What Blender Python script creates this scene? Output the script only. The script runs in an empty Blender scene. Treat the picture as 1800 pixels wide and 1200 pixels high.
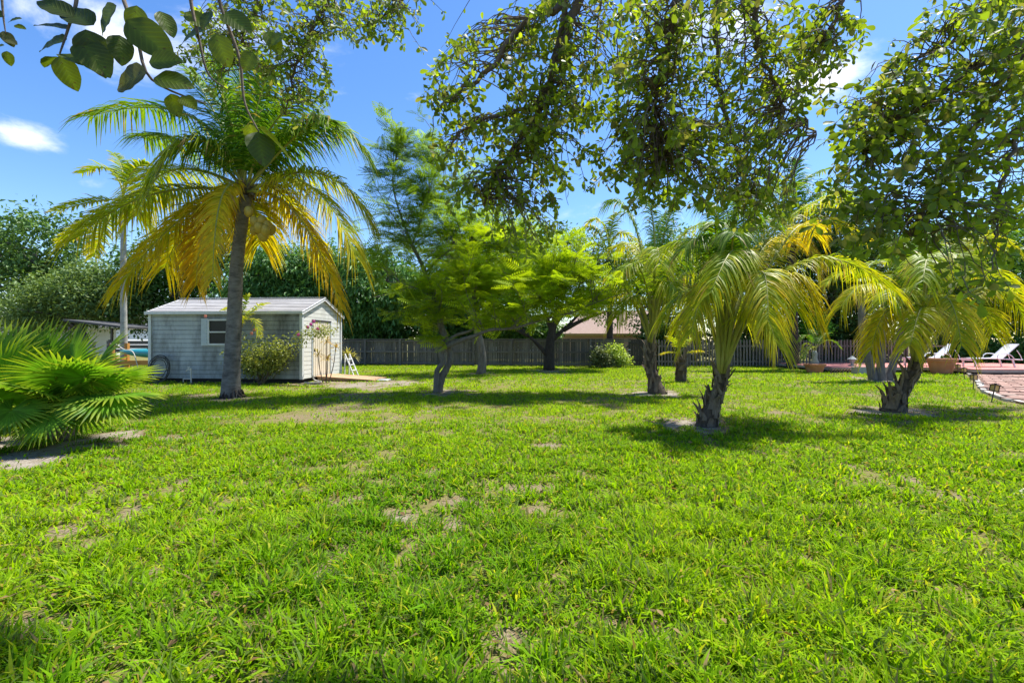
import bpy, math, random
import numpy as np
from mathutils import Vector, Matrix

# ---------------------------------------------------------------- camera, sky, sun, exposure
S = bpy.context.scene
COL = S.collection
cam_d = bpy.data.cameras.new('camera'); cam_d.sensor_width = 36.0; cam_d.lens = 16.0
cam_d.clip_start = 0.05; cam_d.clip_end = 3000
cam = bpy.data.objects.new('camera', cam_d); COL.objects.link(cam)
cam.location = (0, 0, 1.4); cam.rotation_euler = (math.radians(90), 0, 0)
S.camera = cam
SUN_DIR = Vector((0.34, 0.28, 0.90)).normalized()
SUN_EL = math.asin(SUN_DIR.z); SUN_AZ = math.atan2(SUN_DIR.x, SUN_DIR.y)
world = bpy.data.worlds.new('World'); S.world = world; world.use_nodes = True

def build_world():
    nt = world.node_tree; nt.nodes.clear(); N = nt.nodes.new; L = nt.links.new
    out = N('ShaderNodeOutputWorld'); bg = N('ShaderNodeBackground'); bg.inputs['Strength'].default_value = 0.125
    sky = N('ShaderNodeTexSky'); sky.sky_type = 'NISHITA'; sky.sun_disc = False
    sky.sun_elevation = SUN_EL; sky.sun_rotation = SUN_AZ; sky.air_density = 1.0; sky.dust_density = 0.25; sky.ozone_density = 2.0
    hs = N('ShaderNodeHueSaturation'); hs.inputs['Hue'].default_value = .507; hs.inputs['Saturation'].default_value = 1.26; hs.inputs['Value'].default_value = 0.72
    L(sky.outputs[0], hs.inputs['Color'])
    tc = N('ShaderNodeTexCoord')
    mp = N('ShaderNodeMapping'); mp.inputs['Scale'].default_value = (1.0, 1.0, 2.1); mp.inputs['Location'].default_value = (3.1, 1.7, 0.4)
    L(tc.outputs['Generated'], mp.inputs['Vector'])
    nz = N('ShaderNodeTexNoise'); nz.inputs['Scale'].default_value = 4.2; nz.inputs['Detail'].default_value = 12; nz.inputs['Roughness'].default_value = 0.62; nz.inputs['Distortion'].default_value = .35
    L(mp.outputs[0], nz.inputs['Vector'])
    rp = N('ShaderNodeMapRange'); rp.interpolation_type = 'SMOOTHSTEP'
    rp.inputs['From Min'].default_value = 0.60; rp.inputs['From Max'].default_value = 0.92
    # cumulus puffs: where each cloud stands in the sky
    total = None
    for (px, py, wid, k) in [(40, 243, .075, .26), (160, 318, .05, .18), (250, 60, .26, .22), (1440, 150, .15, .32), (1300, 40, .14, .28), (1510, 325, .06, .24), (60, 20, .22, .18), (2300, 200, .25, .2), (-700, 100, .3, .2)]:
        c = Vector(((px - 900) / 800, 1, (600 - py) / 800)).normalized()
        vd = N('ShaderNodeVectorMath'); vd.operation = 'DISTANCE'
        sc = N('ShaderNodeVectorMath'); sc.operation = 'MULTIPLY'; sc.inputs[1].default_value = (1, 1, 1.8)
        L(tc.outputs['Generated'], sc.inputs[0]); L(sc.outputs[0], vd.inputs[0]); vd.inputs[1].default_value = (c.x, c.y, c.z * 1.8)
        mr = N('ShaderNodeMapRange'); mr.interpolation_type = 'SMOOTHSTEP'
        mr.inputs['From Min'].default_value = wid; mr.inputs['From Max'].default_value = 0.0
        mr.inputs['To Min'].default_value = 0; mr.inputs['To Max'].default_value = k
        L(vd.outputs['Value'], mr.inputs['Value'])
        if total is None: total = mr.outputs[0]
        else:
            a = N('ShaderNodeMath'); a.operation = 'ADD'; L(total, a.inputs[0]); L(mr.outputs[0], a.inputs[1]); total = a.outputs[0]
    a = N('ShaderNodeMath'); a.operation = 'ADD'; L(total, a.inputs[0]); L(nz.outputs[0], a.inputs[1])
    L(a.outputs[0], rp.inputs['Value'])
    mx = N('ShaderNodeMix'); mx.data_type = 'RGBA'
    L(rp.outputs[0], mx.inputs['Factor']); L(hs.outputs[0], mx.inputs['A']); mx.inputs['B'].default_value = (4.6, 4.7, 5.0, 1)
    L(mx.outputs['Result'], bg.inputs['Color']); L(bg.outputs[0], out.inputs[0])
build_world()
sun_d = bpy.data.lights.new('sun', 'SUN'); sun_d.energy = 3.7; sun_d.angle = math.radians(2.0); sun_d.color = (1.0, 0.955, 0.88)
sun = bpy.data.objects.new('sun', sun_d); COL.objects.link(sun); sun.location = (0, 0, 40)
sun.rotation_euler = SUN_DIR.to_track_quat('Z', 'Y').to_euler()
S.view_settings.view_transform = 'Standard'; S.view_settings.look = 'None'
S.view_settings.exposure = 1.42; S.view_settings.gamma = 1.0
try: S.view_settings.use_curve_mapping = False
except Exception: pass
S.render.engine = 'CYCLES'
S.cycles.max_bounces = 8; S.cycles.transparent_max_bounces = 8; S.cycles.diffuse_bounces = 4; S.cycles.transmission_bounces = 6

# ---------------------------------------------------------------- helpers
F = 800.0; EYE = 1.4
def P(px, py, d): return np.array([(px - 900) / F * d, d, EYE - (py - 600) / F * d])
def G(px, py):
    d = EYE * F / (py - 600.0); return np.array([(px - 900) / F * d, d, 0.0])
def nrm(v):
    v = np.asarray(v, float); n = np.linalg.norm(v, axis=-1, keepdims=True); return v / np.maximum(n, 1e-9)

SOFT = {'grass_blade', 'tree_leaf', 'background_leaf', 'palm_leaflet', 'canopy_leaf', 'feathery_leaf', 'petal', 'close_leaf'}
class MB:
    """collects verts / faces / colours and links them as ONE mesh object"""
    def __init__(s): s.V = []; s.Fc = {}; s.C = []; s.n = 0
    def add(s, V, faces, C=None):
        V = np.asarray(V, float).reshape(-1, 3)
        for f in (faces if isinstance(faces, list) else [faces]):
            f = np.asarray(f, np.int64)
            if f.size: s.Fc.setdefault(f.shape[1], []).append(f + s.n)
        if C is None: C = np.ones((len(V), 3))
        C = np.asarray(C, float)
        if C.ndim == 1: C = np.tile(C, (len(V), 1))
        s.V.append(V); s.C.append(C); s.n += len(V); return s
    def mesh(s, name, mat, origin=(0, 0, 0), smooth=False):
        V = np.concatenate(s.V) - np.asarray(origin, float); C = np.concatenate(s.C)
        me = bpy.data.meshes.new(name); me.vertices.add(len(V)); me.vertices.foreach_set('co', V.astype(np.float32).ravel())
        idx = []; tot = []
        for k, fl in s.Fc.items():
            f = np.concatenate(fl); idx.append(f.ravel()); tot.append(np.full(len(f), k))
        idx = np.concatenate(idx); tot = np.concatenate(tot); st = np.concatenate([[0], np.cumsum(tot)[:-1]])
        me.loops.add(len(idx)); me.loops.foreach_set('vertex_index', idx.astype(np.int32))
        me.polygons.add(len(tot)); me.polygons.foreach_set('loop_start', st.astype(np.int32)); me.polygons.foreach_set('loop_total', tot.astype(np.int32))
        soft = smooth or mat.name in SOFT
        me.polygons.foreach_set('use_smooth', np.full(len(tot), soft))
        at = me.attributes.new('Col', 'FLOAT_COLOR', 'POINT')
        at.data.foreach_set('color', np.concatenate([C, np.ones((len(C), 1))], 1).astype(np.float32).ravel())
        me.update(calc_edges=True); me.validate()
        me.materials.append(mat); return me
    def build(s, name, mat, parent=None, origin=(0, 0, 0), smooth=False):
        return link(name, s.mesh(name, mat, origin, smooth), parent)

def link(name, me, parent=None):
    o = bpy.data.objects.new(name, me); COL.objects.link(o)
    if parent is not None: o.parent = parent
    return o
def tag(o, label, cat, group=None):
    o['label'] = label; o['category'] = cat
    if group: o['group'] = group
    return o
def thing(name, loc, label, cat, group=None, rz=0.0):
    o = bpy.data.objects.new(name, None); COL.objects.link(o); o.location = loc; o.rotation_euler = (0, 0, rz); o.empty_display_size = .2
    return tag(o, label, cat, group)
def struct(o): o['kind'] = 'structure'; return o
def stuff(o): o['kind'] = 'stuff'; return o

BOXF = np.array([[0, 3, 2, 1], [4, 5, 6, 7], [0, 1, 5, 4], [1, 2, 6, 5], [2, 3, 7, 6], [3, 0, 4, 7]])
def box(c, s, M=None):
    x, y, z = np.asarray(s, float) / 2
    V = np.array([[-x, -y, -z], [x, -y, -z], [x, y, -z], [-x, y, -z], [-x, -y, z], [x, -y, z], [x, y, z], [-x, y, z]])
    if M is not None: V = V @ np.asarray(M, float).T
    return V + np.asarray(c, float), BOXF
def bar(a, b, w, h, up=(0, 0, 1)):
    a = np.asarray(a, float); b = np.asarray(b, float); x = nrm(b - a); y = np.cross(up, x)
    if np.linalg.norm(y) < 1e-4: y = np.cross((0, 1, 0), x)
    y = nrm(y); z = np.cross(x, y)
    return box((a + b) / 2, (np.linalg.norm(b - a), w, h), np.array([x, y, z]).T)
def tube(pts, rad, k=8, cap=True):
    pts = np.asarray(pts, float); n = len(pts); rad = np.broadcast_to(np.asarray(rad, float), (n,))
    T = nrm(np.gradient(pts, axis=0)); ref = np.array([0.3, 0.9, 0.1]) if abs(T[0, 2]) > .7 else np.array([0, 0, 1.0])
    A = np.zeros((n, 3)); a = nrm(np.cross(ref, T[0]))
    for i in range(n):
        a = nrm(a - T[i] * np.dot(a, T[i])); A[i] = a
    B = np.cross(T, A); th = np.arange(k) * 2 * math.pi / k
    V = pts[:, None] + rad[:, None, None] * (np.cos(th)[None, :, None] * A[:, None] + np.sin(th)[None, :, None] * B[:, None])
    i = np.arange(n - 1)[:, None] * k; j = np.arange(k)[None]; j2 = (j + 1) % k
    Q = np.stack([i + j, i + j2, i + k + j2, i + k + j], -1).reshape(-1, 4); fs = [Q]
    if cap: fs += [np.arange(k)[None, ::-1], (np.arange(k) + (n - 1) * k)[None]]
    return V.reshape(-1, 3), fs
def lathe(prof, k=24, c=(0, 0, 0)):
    prof = np.asarray(prof, float); th = np.arange(k) * 2 * math.pi / k; n = len(prof)
    V = np.stack([prof[:, None, 0] * np.cos(th), prof[:, None, 0] * np.sin(th), np.repeat(prof[:, 1:2], k, 1)], -1).reshape(-1, 3) + np.asarray(c, float)
    i = np.arange(n - 1)[:, None] * k; j = np.arange(k)[None]; j2 = (j + 1) % k
    return V, [np.stack([i + j, i + j2, i + k + j2, i + k + j], -1).reshape(-1, 4)]
def spline(pts, n):
    pts = np.asarray(pts, float); m = len(pts)
    if m == 2: return pts[0] + (pts[1] - pts[0]) * np.linspace(0, 1, n)[:, None]
    ext = np.concatenate([[2 * pts[0] - pts[1]], pts, [2 * pts[-1] - pts[-2]]])
    u = np.linspace(0, m - 1 - 1e-6, n); i = u.astype(int); t = (u - i)[:, None]
    p0, p1, p2, p3 = ext[i], ext[i + 1], ext[i + 2], ext[i + 3]
    return .5 * (2 * p1 + (p2 - p0) * t + (2 * p0 - 5 * p1 + 4 * p2 - p3) * t ** 2 + (3 * p1 - p0 - 3 * p2 + p3) * t ** 3)
def place(TV, TF, pos, X, Y, Z, sc, C):
    """many copies of a template; X,Y,Z frames (n,3), sc (n,) or (n,3), C (n,3)"""
    n = len(pos); k = len(TV); sc = np.asarray(sc, float)
    if sc.ndim == 1: sc = np.repeat(sc[:, None], 3, 1)
    W = (TV[None, :, 0:1] * sc[:, None, 0:1]) * X[:, None] + (TV[None, :, 1:2] * sc[:, None, 1:2]) * Y[:, None] + (TV[None, :, 2:3] * sc[:, None, 2:3]) * Z[:, None] + pos[:, None]
    off = (np.arange(n) * k)[:, None, None]
    Fs = [(np.asarray(f)[None] + off).reshape(-1, np.asarray(f).shape[1]) for f in TF]
    return W.reshape(-1, 3), Fs, np.repeat(C, k, 0)
def frames(d, up):
    X = nrm(d); Y = nrm(np.cross(up, X)); return X, Y, np.cross(X, Y)
class Noise2:
    def __init__(s, seed, n=256): s.g = np.random.default_rng(seed).random((n, n)); s.n = n
    def __call__(s, x, y, sc):
        x = np.asarray(x) / sc + 1000.3; y = np.asarray(y) / sc + 1000.7; i = np.floor(x).astype(int); j = np.floor(y).astype(int); u = x - i; v = y - j
        u = u * u * (3 - 2 * u); v = v * v * (3 - 2 * v); n = s.n; g = s.g
        return (g[i % n, j % n] * (1 - u) + g[(i + 1) % n, j % n] * u) * (1 - v) + (g[i % n, (j + 1) % n] * (1 - u) + g[(i + 1) % n, (j + 1) % n] * u) * v
RNG = np.random.default_rng(7)

# ---------------------------------------------------------------- materials
def newmat(name):
    m = bpy.data.materials.new(name); m.use_nodes = True; nt = m.node_tree
    b = nt.nodes['Principled BSDF']; return m, nt, b, nt.nodes.new, nt.links.new
def leafmat(name, rough=.45, trans=.42, tint=(1.25, 1.15, .55), spec=.35):
    m, nt, b, N, L = newmat(name)
    at = N('ShaderNodeAttribute'); at.attribute_name = 'Col'
    geo = N('ShaderNodeNewGeometry'); nz = N('ShaderNodeTexNoise'); nz.inputs['Scale'].default_value = 9.0; nz.inputs['Detail'].default_value = 3
    L(geo.outputs['Position'], nz.inputs['Vector'])
    mr = N('ShaderNodeMapRange'); mr.inputs['To Min'].default_value = .72; mr.inputs['To Max'].default_value = 1.28; L(nz.outputs[0], mr.inputs['Value'])
    ml = N('ShaderNodeVectorMath'); ml.operation = 'SCALE'; L(at.outputs['Color'], ml.inputs[0]); L(mr.outputs[0], ml.inputs['Scale'])
    L(ml.outputs[0], b.inputs['Base Color']); b.inputs['Roughness'].default_value = rough; b.inputs['Specular IOR Level'].default_value = spec
    tr = N('ShaderNodeBsdfTranslucent'); mt = N('ShaderNodeVectorMath'); mt.operation = 'MULTIPLY'; L(ml.outputs[0], mt.inputs[0]); mt.inputs[1].default_value = tint
    L(mt.outputs[0], tr.inputs['Color'])
    mx = N('ShaderNodeMixShader'); mx.inputs[0].default_value = trans
    L(b.outputs[0], mx.inputs[1]); L(tr.outputs[0], mx.inputs[2]); L(mx.outputs[0], nt.nodes['Material Output'].inputs[0]); return m
def surf(name, c1, c2, scale=6.0, rough=.8, stretch=(1, 1, 1), bump=.3, bscale=40.0, detail=6, spec=.3, objrand=0.0, c3=None, s3=1.2, t3=(.52, .7), vcol=False, local=False):
    """two-tone noise surface, optional third stain colour, bump and per-object variation"""
    m, nt, b, N, L = newmat(name)
    if local:
        tc = N('ShaderNodeTexCoord'); src = tc.outputs['Object']
    else:
        geo = N('ShaderNodeNewGeometry'); src = geo.outputs['Position']
    mp = N('ShaderNodeMapping'); mp.inputs['Scale'].default_value = stretch; L(src, mp.inputs['Vector'])
    nz = N('ShaderNodeTexNoise'); nz.inputs['Scale'].default_value = scale; nz.inputs['Detail'].default_value = detail; nz.inputs['Roughness'].default_value = .65; L(mp.outputs[0], nz.inputs['Vector'])
    mr = N('ShaderNodeMapRange'); mr.inputs['From Min'].default_value = .3; mr.inputs['From Max'].default_value = .7; L(nz.outputs[0], mr.inputs['Value'])
    mx = N('ShaderNodeMix'); mx.data_type = 'RGBA'; L(mr.outputs[0], mx.inputs['Factor']); mx.inputs['A'].default_value = (*c1, 1); mx.inputs['B'].default_value = (*c2, 1)
    colr = mx.outputs['Result']
    if c3 is not None:
        n3 = N('ShaderNodeTexNoise'); n3.inputs['Scale'].default_value = s3; n3.inputs['Detail'].default_value = 7; n3.inputs['Roughness'].default_value = .7; L(mp.outputs[0], n3.inputs['Vector'])
        r3 = N('ShaderNodeMapRange'); r3.inputs['From Min'].default_value = t3[0]; r3.inputs['From Max'].default_value = t3[1]; L(n3.outputs[0], r3.inputs['Value'])
        m3 = N('ShaderNodeMix'); m3.data_type = 'RGBA'; L(r3.outputs[0], m3.inputs['Factor']); L(colr, m3.inputs['A']); m3.inputs['B'].default_value = (*c3, 1); colr = m3.outputs['Result']
    if objrand:
        oi = N('ShaderNodeObjectInfo'); ro = N('ShaderNodeMapRange'); ro.inputs['To Min'].default_value = 1 - objrand; ro.inputs['To Max'].default_value = 1 + objrand; L(oi.outputs['Random'], ro.inputs['Value'])
        sv = N('ShaderNodeVectorMath'); sv.operation = 'SCALE'; L(colr, sv.inputs[0]); L(ro.outputs[0], sv.inputs['Scale']); colr = sv.outputs[0]
    if vcol:
        at = N('ShaderNodeAttribute'); at.attribute_name = 'Col'; mv = N('ShaderNodeVectorMath'); mv.operation = 'MULTIPLY'; L(colr, mv.inputs[0]); L(at.outputs['Color'], mv.inputs[1]); colr = mv.outputs[0]
    L(colr, b.inputs['Base Color']); b.inputs['Roughness'].default_value = rough; b.inputs['Specular IOR Level'].default_value = spec
    if bump:
        bz = N('ShaderNodeTexNoise'); bz.inputs['Scale'].default_value = bscale; bz.inputs['Detail'].default_value = 5; L(mp.outputs[0], bz.inputs['Vector'])
        bp = N('ShaderNodeBump'); bp.inputs['Strength'].default_value = bump; bp.inputs['Distance'].default_value = .02; L(bz.outputs[0], bp.inputs['Height']); L(bp.outputs[0], b.inputs['Normal'])
    return m
M = {}
M['grass'] = leafmat('grass_blade', .6, .5, (1.15, 1.1, .4), .10)
M['leaf'] = leafmat('tree_leaf', .42, .40, (1.3, 1.2, .5), .4)
M['farleaf'] = leafmat('background_leaf', .5, .30, (1.2, 1.2, .5), .3)
M['palm'] = leafmat('palm_leaflet', .45, .5, (1.2, 1.15, .4), .2)
M['canopy'] = leafmat('canopy_leaf', .5, .55, (1.35, 1.3, .4), .25)
M['fern'] = leafmat('feathery_leaf', .6, .5, (1.2, 1.15, .35), .12)
M['flower'] = leafmat('petal', .6, .4, (1, .9, 1), .2)
M['rachis'] = surf('palm_rachis', (.22, .26, .05), (.34, .30, .07), 5, .5, vcol=True, bump=.1)
M['palmbark'] = surf('palm_bark', (.115, .105, .09), (.24, .22, .19), 7, .9, (1, 1, 2.5), .6, 30, c3=(.07, .06, .05), s3=2.5)
M['boot'] = surf('palm_boot', (.09, .065, .045), (.24, .19, .14), 12, .9, (2, 2, .5), .6, 50)
M['bootcore'] = surf('palm_boot_core', (.05, .038, .028), (.12, .09, .065), 12, .95, (2, 2, .5), .6, 50)
M['bark'] = surf('tree_bark', (.10, .085, .07), (.21, .185, .155), 8, .95, (1.6, 1.6, .5), .7, 35, c3=(.28, .28, .24), s3=3.0, t3=(.58, .75))
M['darkbark'] = surf('dark_bark', (.028, .022, .018), (.065, .052, .042), 9, .95, (1.5, 1.5, .5), .7, 30)
M['twig'] = surf('twig_bark', (.085, .065, .045), (.16, .125, .09), 14, .9, bump=.3)
M['palebark'] = surf('slender_palm_bark', (.26, .25, .22), (.40, .39, .35), 8, .9, (1, 1, 3), .3, 30, c3=(.14, .13, .11), s3=1.6)

# ---------------------------------------------------------------- ground
nA, nB, nC = Noise2(1), Noise2(2), Noise2(3)
BARE = []   # world x, y, rx, ry, strength
def bare(px, py, wpx, s=1.0, k=1.0):
    g = G(px, py); d = g[1]; r = wpx / F * d; BARE.append((g[0], g[1], r, r * k, s))
for a in [(695, 916, 30, .9), (800, 927, 22, .75), (575, 1015, 36, .85), (505, 812, 26, .55), (310, 770, 28, .7), (352, 764, 20, .6), (765, 719, 22, .7, 1.5), (610, 970, 18, .6), (160, 955, 24, .6),
          (60, 800, 90, 1.0, 1.2), (170, 770, 70, 1.0, 1.0), (-60, 790, 90, 1.0, 1.2), (1225, 747, 62, 1.15, 1.0), (1130, 693, 34, 1.1, 1.6), (1160, 690, 40, 1.0, 1.2), (1520, 724, 26, 1.1, 1.5), (1610, 727, 32, 1.0, 1.2), (1570, 722, 50, .9, .8),
          (1765, 905, 30, .8), (1600, 842, 20, .5), (1495, 862, 24, .55), (1700, 880, 26, .5), (785, 688, 40, .75, 1.6), (408, 700, 50, .65, 1.2), (350, 695, 30, .5),
          (690, 674, 46, 1.1, 1.5), (625, 676, 50, .9, 1.6), (660, 682, 40, .7, 1.4), (560, 672, 60, .7, 1.6), (500, 671, 60, .8, 1.2), (440, 673, 40, .6, 1.2), (640, 700, 60, .45, 1.6), (600, 716, 60, .35), (560, 735, 60, .4), (700, 740, 50, .3),
          (1540, 668, 40, .8, 2), (965, 652, 36, .7, 2), (240, 640, 60, 1.0, 4), (845, 657, 24, .6, 2), (470, 775, 30, .4), (440, 1095, 30, .5), (270, 905, 22, .4), (1010, 830, 16, .5), (850, 1060, 34, .35), (1180, 1010, 26, .35), (1400, 985, 30, .4), (1330, 930, 22, .4), (1350, 800, 40, .35), (950, 735, 40, .25)]:
    bare(*a)
_rb = np.random.default_rng(77)
for _k in range(150):
    _d = 1.9 + 14 * _rb.random() ** 1.5; _x = _rb.uniform(-1.15, 1.15) * _d; _r = _rb.uniform(.04, .15) * (.6 + _d * .06); BARE.append((_x, _d, _r * _rb.uniform(1, 2.2), _r, _rb.uniform(.3, .72)))
def barefield(x, y):
    w = np.zeros_like(x)
    j = (nA(x, y, .33) - .5) * 1.3 + (nB(x, y, .11) - .5) * 1.1
    for bx, by, rx, ry, s in BARE:
        r2 = ((x - bx) / rx) ** 2 + ((y - by) / ry) ** 2
        w = np.maximum(w, s * np.clip(1.35 - np.sqrt(r2) + j, 0, 1))
    return np.clip(w, 0, 1)
def axis(lo, hi, step, far):
    a = np.arange(lo, hi + 1e-6, step); e = np.geomspace(1, far, 14); return np.concatenate([(lo - e)[::-1], a, hi + e])
gx = axis(-22, 26, .12, 900); gy = axis(-3, 30, .12, 900)
XX, YY = np.meshgrid(gx, gy, indexing='ij')
inn = (np.abs(XX) < 24) & (YY < 31) & (YY > -3.5)
zz = np.where(inn, (nA(XX, YY, .9) - .5) * .03 + (nB(XX, YY, .3) - .5) * .018, 0)
gv = np.stack([XX, YY, zz], -1).reshape(-1, 3); nx, ny = XX.shape
ii = (np.arange(nx - 1)[:, None] * ny + np.arange(ny - 1)[None]).ravel()
gf = np.stack([ii, ii + ny, ii + ny + 1, ii + 1], -1)
bf = barefield(XX.ravel(), YY.ravel())
mb = MB(); mb.add(gv, gf, np.repeat(bf[:, None], 3, 1))
def groundmat():
    m, nt, b, N, L = newmat('soil_and_thatch')
    geo = N('ShaderNodeNewGeometry'); at = N('ShaderNodeAttribute'); at.attribute_name = 'Col'
    def noise(sc, d=6, r=.65):
        n = N('ShaderNodeTexNoise'); n.inputs['Scale'].default_value = sc; n.inputs['Detail'].default_value = d; n.inputs['Roughness'].default_value = r; L(geo.outputs['Position'], n.inputs['Vector']); return n.outputs[0]
    def ramp(v, a, c): 
        r = N('ShaderNodeMapRange'); r.inputs['From Min'].default_value = a; r.inputs['From Max'].default_value = c; L(v, r.inputs['Value']); return r.outputs[0]
    def mix(f, A, B):
        x = N('ShaderNodeMix'); x.data_type = 'RGBA'; L(f, x.inputs['Factor'])
        for s, v in (('A', A), ('B', B)):
            if isinstance(v, tuple): x.inputs[s].default_value = (*v, 1)
            else: L(v, x.inputs[s])
        return x.outputs['Result']
    grassy = mix(ramp(noise(3.0), .35, .65), (.12, .14, .02), (.17, .19, .03))
    grassy = mix(ramp(noise(38.0, 8), .40, .60), grassy, (.15, .11, .06))
    grassy = mix(ramp(noise(90.0, 5), .55, .68), grassy, (.30, .25, .13))
    sand = mix(ramp(noise(7.0), .35, .65), (.34, .305, .25), (.22, .185, .14))
    sand = mix(ramp(noise(55.0, 4), .5, .66), sand, (.11, .085, .06))
    thatch = mix(ramp(noise(60.0, 7), .38, .62), (.10, .075, .045), (.27, .215, .125))
    c = mix(ramp(at.outputs['Fac'], .05, .40), grassy, thatch); c = mix(ramp(at.outputs['Fac'], .50, .95), c, sand)
    L(c, b.inputs['Base Color']); b.inputs['Roughness'].default_value = .95; b.inputs['Specular IOR Level'].default_value = .1
    bp = N('ShaderNodeBump'); bp.inputs['Strength'].default_value = .7; bp.inputs['Distance'].default_value = .02; L(noise(45.0, 8), bp.inputs['Height']); L(bp.outputs[0], b.inputs['Normal']); return m
M['ground'] = groundmat()
struct(mb.build('ground', M['ground'], smooth=True))

# paving path polyline (used to keep the grass off it)
PATH = np.array([[21.2, 19.6], [19.4, 17.4], [16.2, 14.0], [13.6, 11.2], [12.3, 9.0], [11.9, 6.6], [12.4, 4.0]]); PATHW = 1.45
PC = spline(np.c_[PATH, np.zeros(len(PATH))], 60)[:, :2]
def onpath(x, y, w=PATHW):
    o = np.zeros(x.shape, bool)
    near = (x > 8) & (y < 22)
    xs, ys = x[near], y[near]
    if xs.size: o[near] = np.min((xs[:, None] - PC[None, :, 0]) ** 2 + (ys[:, None] - PC[None, :, 1]) ** 2, 1) < w * w
    return o
SHED_A = np.array([-12.45, 15.68]); SHED_L = 5.39; SHED_W = 2.9; ROT = math.radians(-4)
def blocked(x, y):
    c, s = math.cos(-ROT), math.sin(-ROT); lx = (x - SHED_A[0]) * c - (y - SHED_A[1]) * s; ly = (x - SHED_A[0]) * s + (y - SHED_A[1]) * c
    shed = (lx > -.02) & (lx < SHED_L + .02) & (ly > -.0) & (ly < SHED_W)
    deck = (x > 14.3) & (y > 20.4) | (x > 19.2) & (y > 18.6)
    return shed | deck | onpath(x, y)

def grass():
    rng = np.random.default_rng(11); mb = MB()
    #        d0   d1   per m2  len      width  stations
    for (d0, d1, den, lm, wm, st) in [(1.3, 3.6, 7600, .125, .0052, 3), (3.6, 7.5, 3400, .10, .0072, 3), (7.5, 14, 1500, .085, .0112, 2), (14, 30, 540, .085, .020, 2)]:
        hw = 1.2 * d1 + 1.2; area = 2 * hw * (d1 - d0); n = int(area * den)
        x = rng.uniform(-hw, hw, n); y = rng.uniform(d0, d1, n)
        k = np.abs(x) < 1.2 * y + 1.2; x, y = x[k], y[k]
        bfv = barefield(x, y); big = nC(x, y, 1.3) * .6 + nA(x, y, .45) * .4; tuft = nB(x, y, .16)
        prob = np.clip(.46 + 1.5 * (big - .40) + 1.0 * (tuft - .5), .06, 1) * (1 - np.clip(bfv * 1.35, 0, .97))
        k = (rng.random(len(x)) < prob) & ~blocked(x, y); x, y, big, tuft, bfv = x[k], y[k], big[k], tuft[k], bfv[k]; n = len(x)
        base = np.stack([x, y, (nA(x, y, .9) - .5) * .03 + (nB(x, y, .3) - .5) * .018 - .006], -1)
        ln = lm * (.45 + .75 * tuft + .35 * big) * rng.uniform(.55, 1.35, n) * (1 - .5 * bfv)
        az = rng.uniform(0, 2 * math.pi, n) ; lean = rng.uniform(.15, 1.15, n)
        d = np.stack([np.cos(az) * np.sin(lean), np.sin(az) * np.sin(lean), np.cos(lean)], -1)
        wv = np.stack([-np.sin(az), np.cos(az), np.zeros(n)], -1); tw = rng.uniform(-.7, .7, n)[:, None]
        wv = nrm(wv * np.cos(tw) + np.cross(d, wv) * np.sin(tw)); w = (wm * rng.uniform(.6, 1.4, n))[:, None]
        tip = base + d * ln[:, None] + np.stack([np.cos(az), np.sin(az), -1.1 * np.ones(n)], -1) * (ln * rng.uniform(.05, .3, n))[:, None]
        tip[:, 2] = np.maximum(tip[:, 2], base[:, 2] + .012)
        mid = base + d * (ln * .55)[:, None]
        g1 = np.array([.115, .29, .006]); g2 = np.array([.33, .51, .006]); g3 = np.array([.42, .46, .03]); dry = np.array([.33, .25, .11])
        mac = nB(x, y, 2.6) * .6 + nC(x, y, .8) * .4; q = np.clip(.25 * big + .9 * (mac - .32) + .5 * rng.random(n) + .12 * (y > 8) * 1.0, 0, 1)[:, None]
        C = g1 * (1 - q) + g2 * q; u = rng.random(n)[:, None]
        C = np.where(u < .14, g3, C); C = np.where((u > .80), np.array([.13, .20, .035]) * rng.uniform(.7, 1.3, (n, 1)), C); C = np.where(u < .045 + .16 * bfv[:, None], dry * rng.uniform(.6, 1.1, (n, 1)), C) * rng.uniform(.8, 1.2, (n, 1))
        i = np.arange(n)
        if st == 3:
            V = np.stack([base - wv * w * .8, base + wv * w * .8, mid + wv * w, mid - wv * w, tip], 1).reshape(-1, 3)
            mb.add(V, [np.stack([i * 5, i * 5 + 1, i * 5 + 2, i * 5 + 3], -1), np.stack([i * 5 + 3, i * 5 + 2, i * 5 + 4], -1)], np.repeat(C, 5, 0))
        else:
            V = np.stack([base - wv * w, base + wv * w, tip], 1).reshape(-1, 3)
            mb.add(V, np.stack([i * 3, i * 3 + 1, i * 3 + 2], -1), np.repeat(C, 3, 0))
    o = mb.build('grass', M['grass']); stuff(o); tag(o, 'bright green coarse grass blades covering the whole lawn', 'grass')
grass()
def litter():
    rng = np.random.default_rng(12); n = 1500; y = 1.6 + 17 * rng.random(n) ** 1.6; x = rng.uniform(-1.2, 1.2, n) * y; k = ~blocked(x, y); x, y = x[k], y[k]; n = len(x)
    az = rng.uniform(0, 6.28, n); d = np.stack([np.cos(az), np.sin(az), rng.normal(0, .25, n)], -1); X, Y, Z = frames(d, nrm(np.array([0, 0, 1.0]) + rng.normal(0, .4, (n, 3)))); s = rng.uniform(.025, .06, n) * (1 + y * .03)
    q = rng.random((n, 1)); mb = MB(); mb.add(*place(RH, RHF, np.stack([x, y, rng.uniform(.025, .07, n)], -1), X, Y, Z, np.stack([s, s * .5, s], -1), np.array([.16, .09, .04]) * (1 - q) + np.array([.42, .30, .14]) * q))
    o = mb.build('leaf_litter', M['grass']); stuff(o); tag(o, 'small dry brown leaves scattered over the lawn', 'leaf litter')

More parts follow.
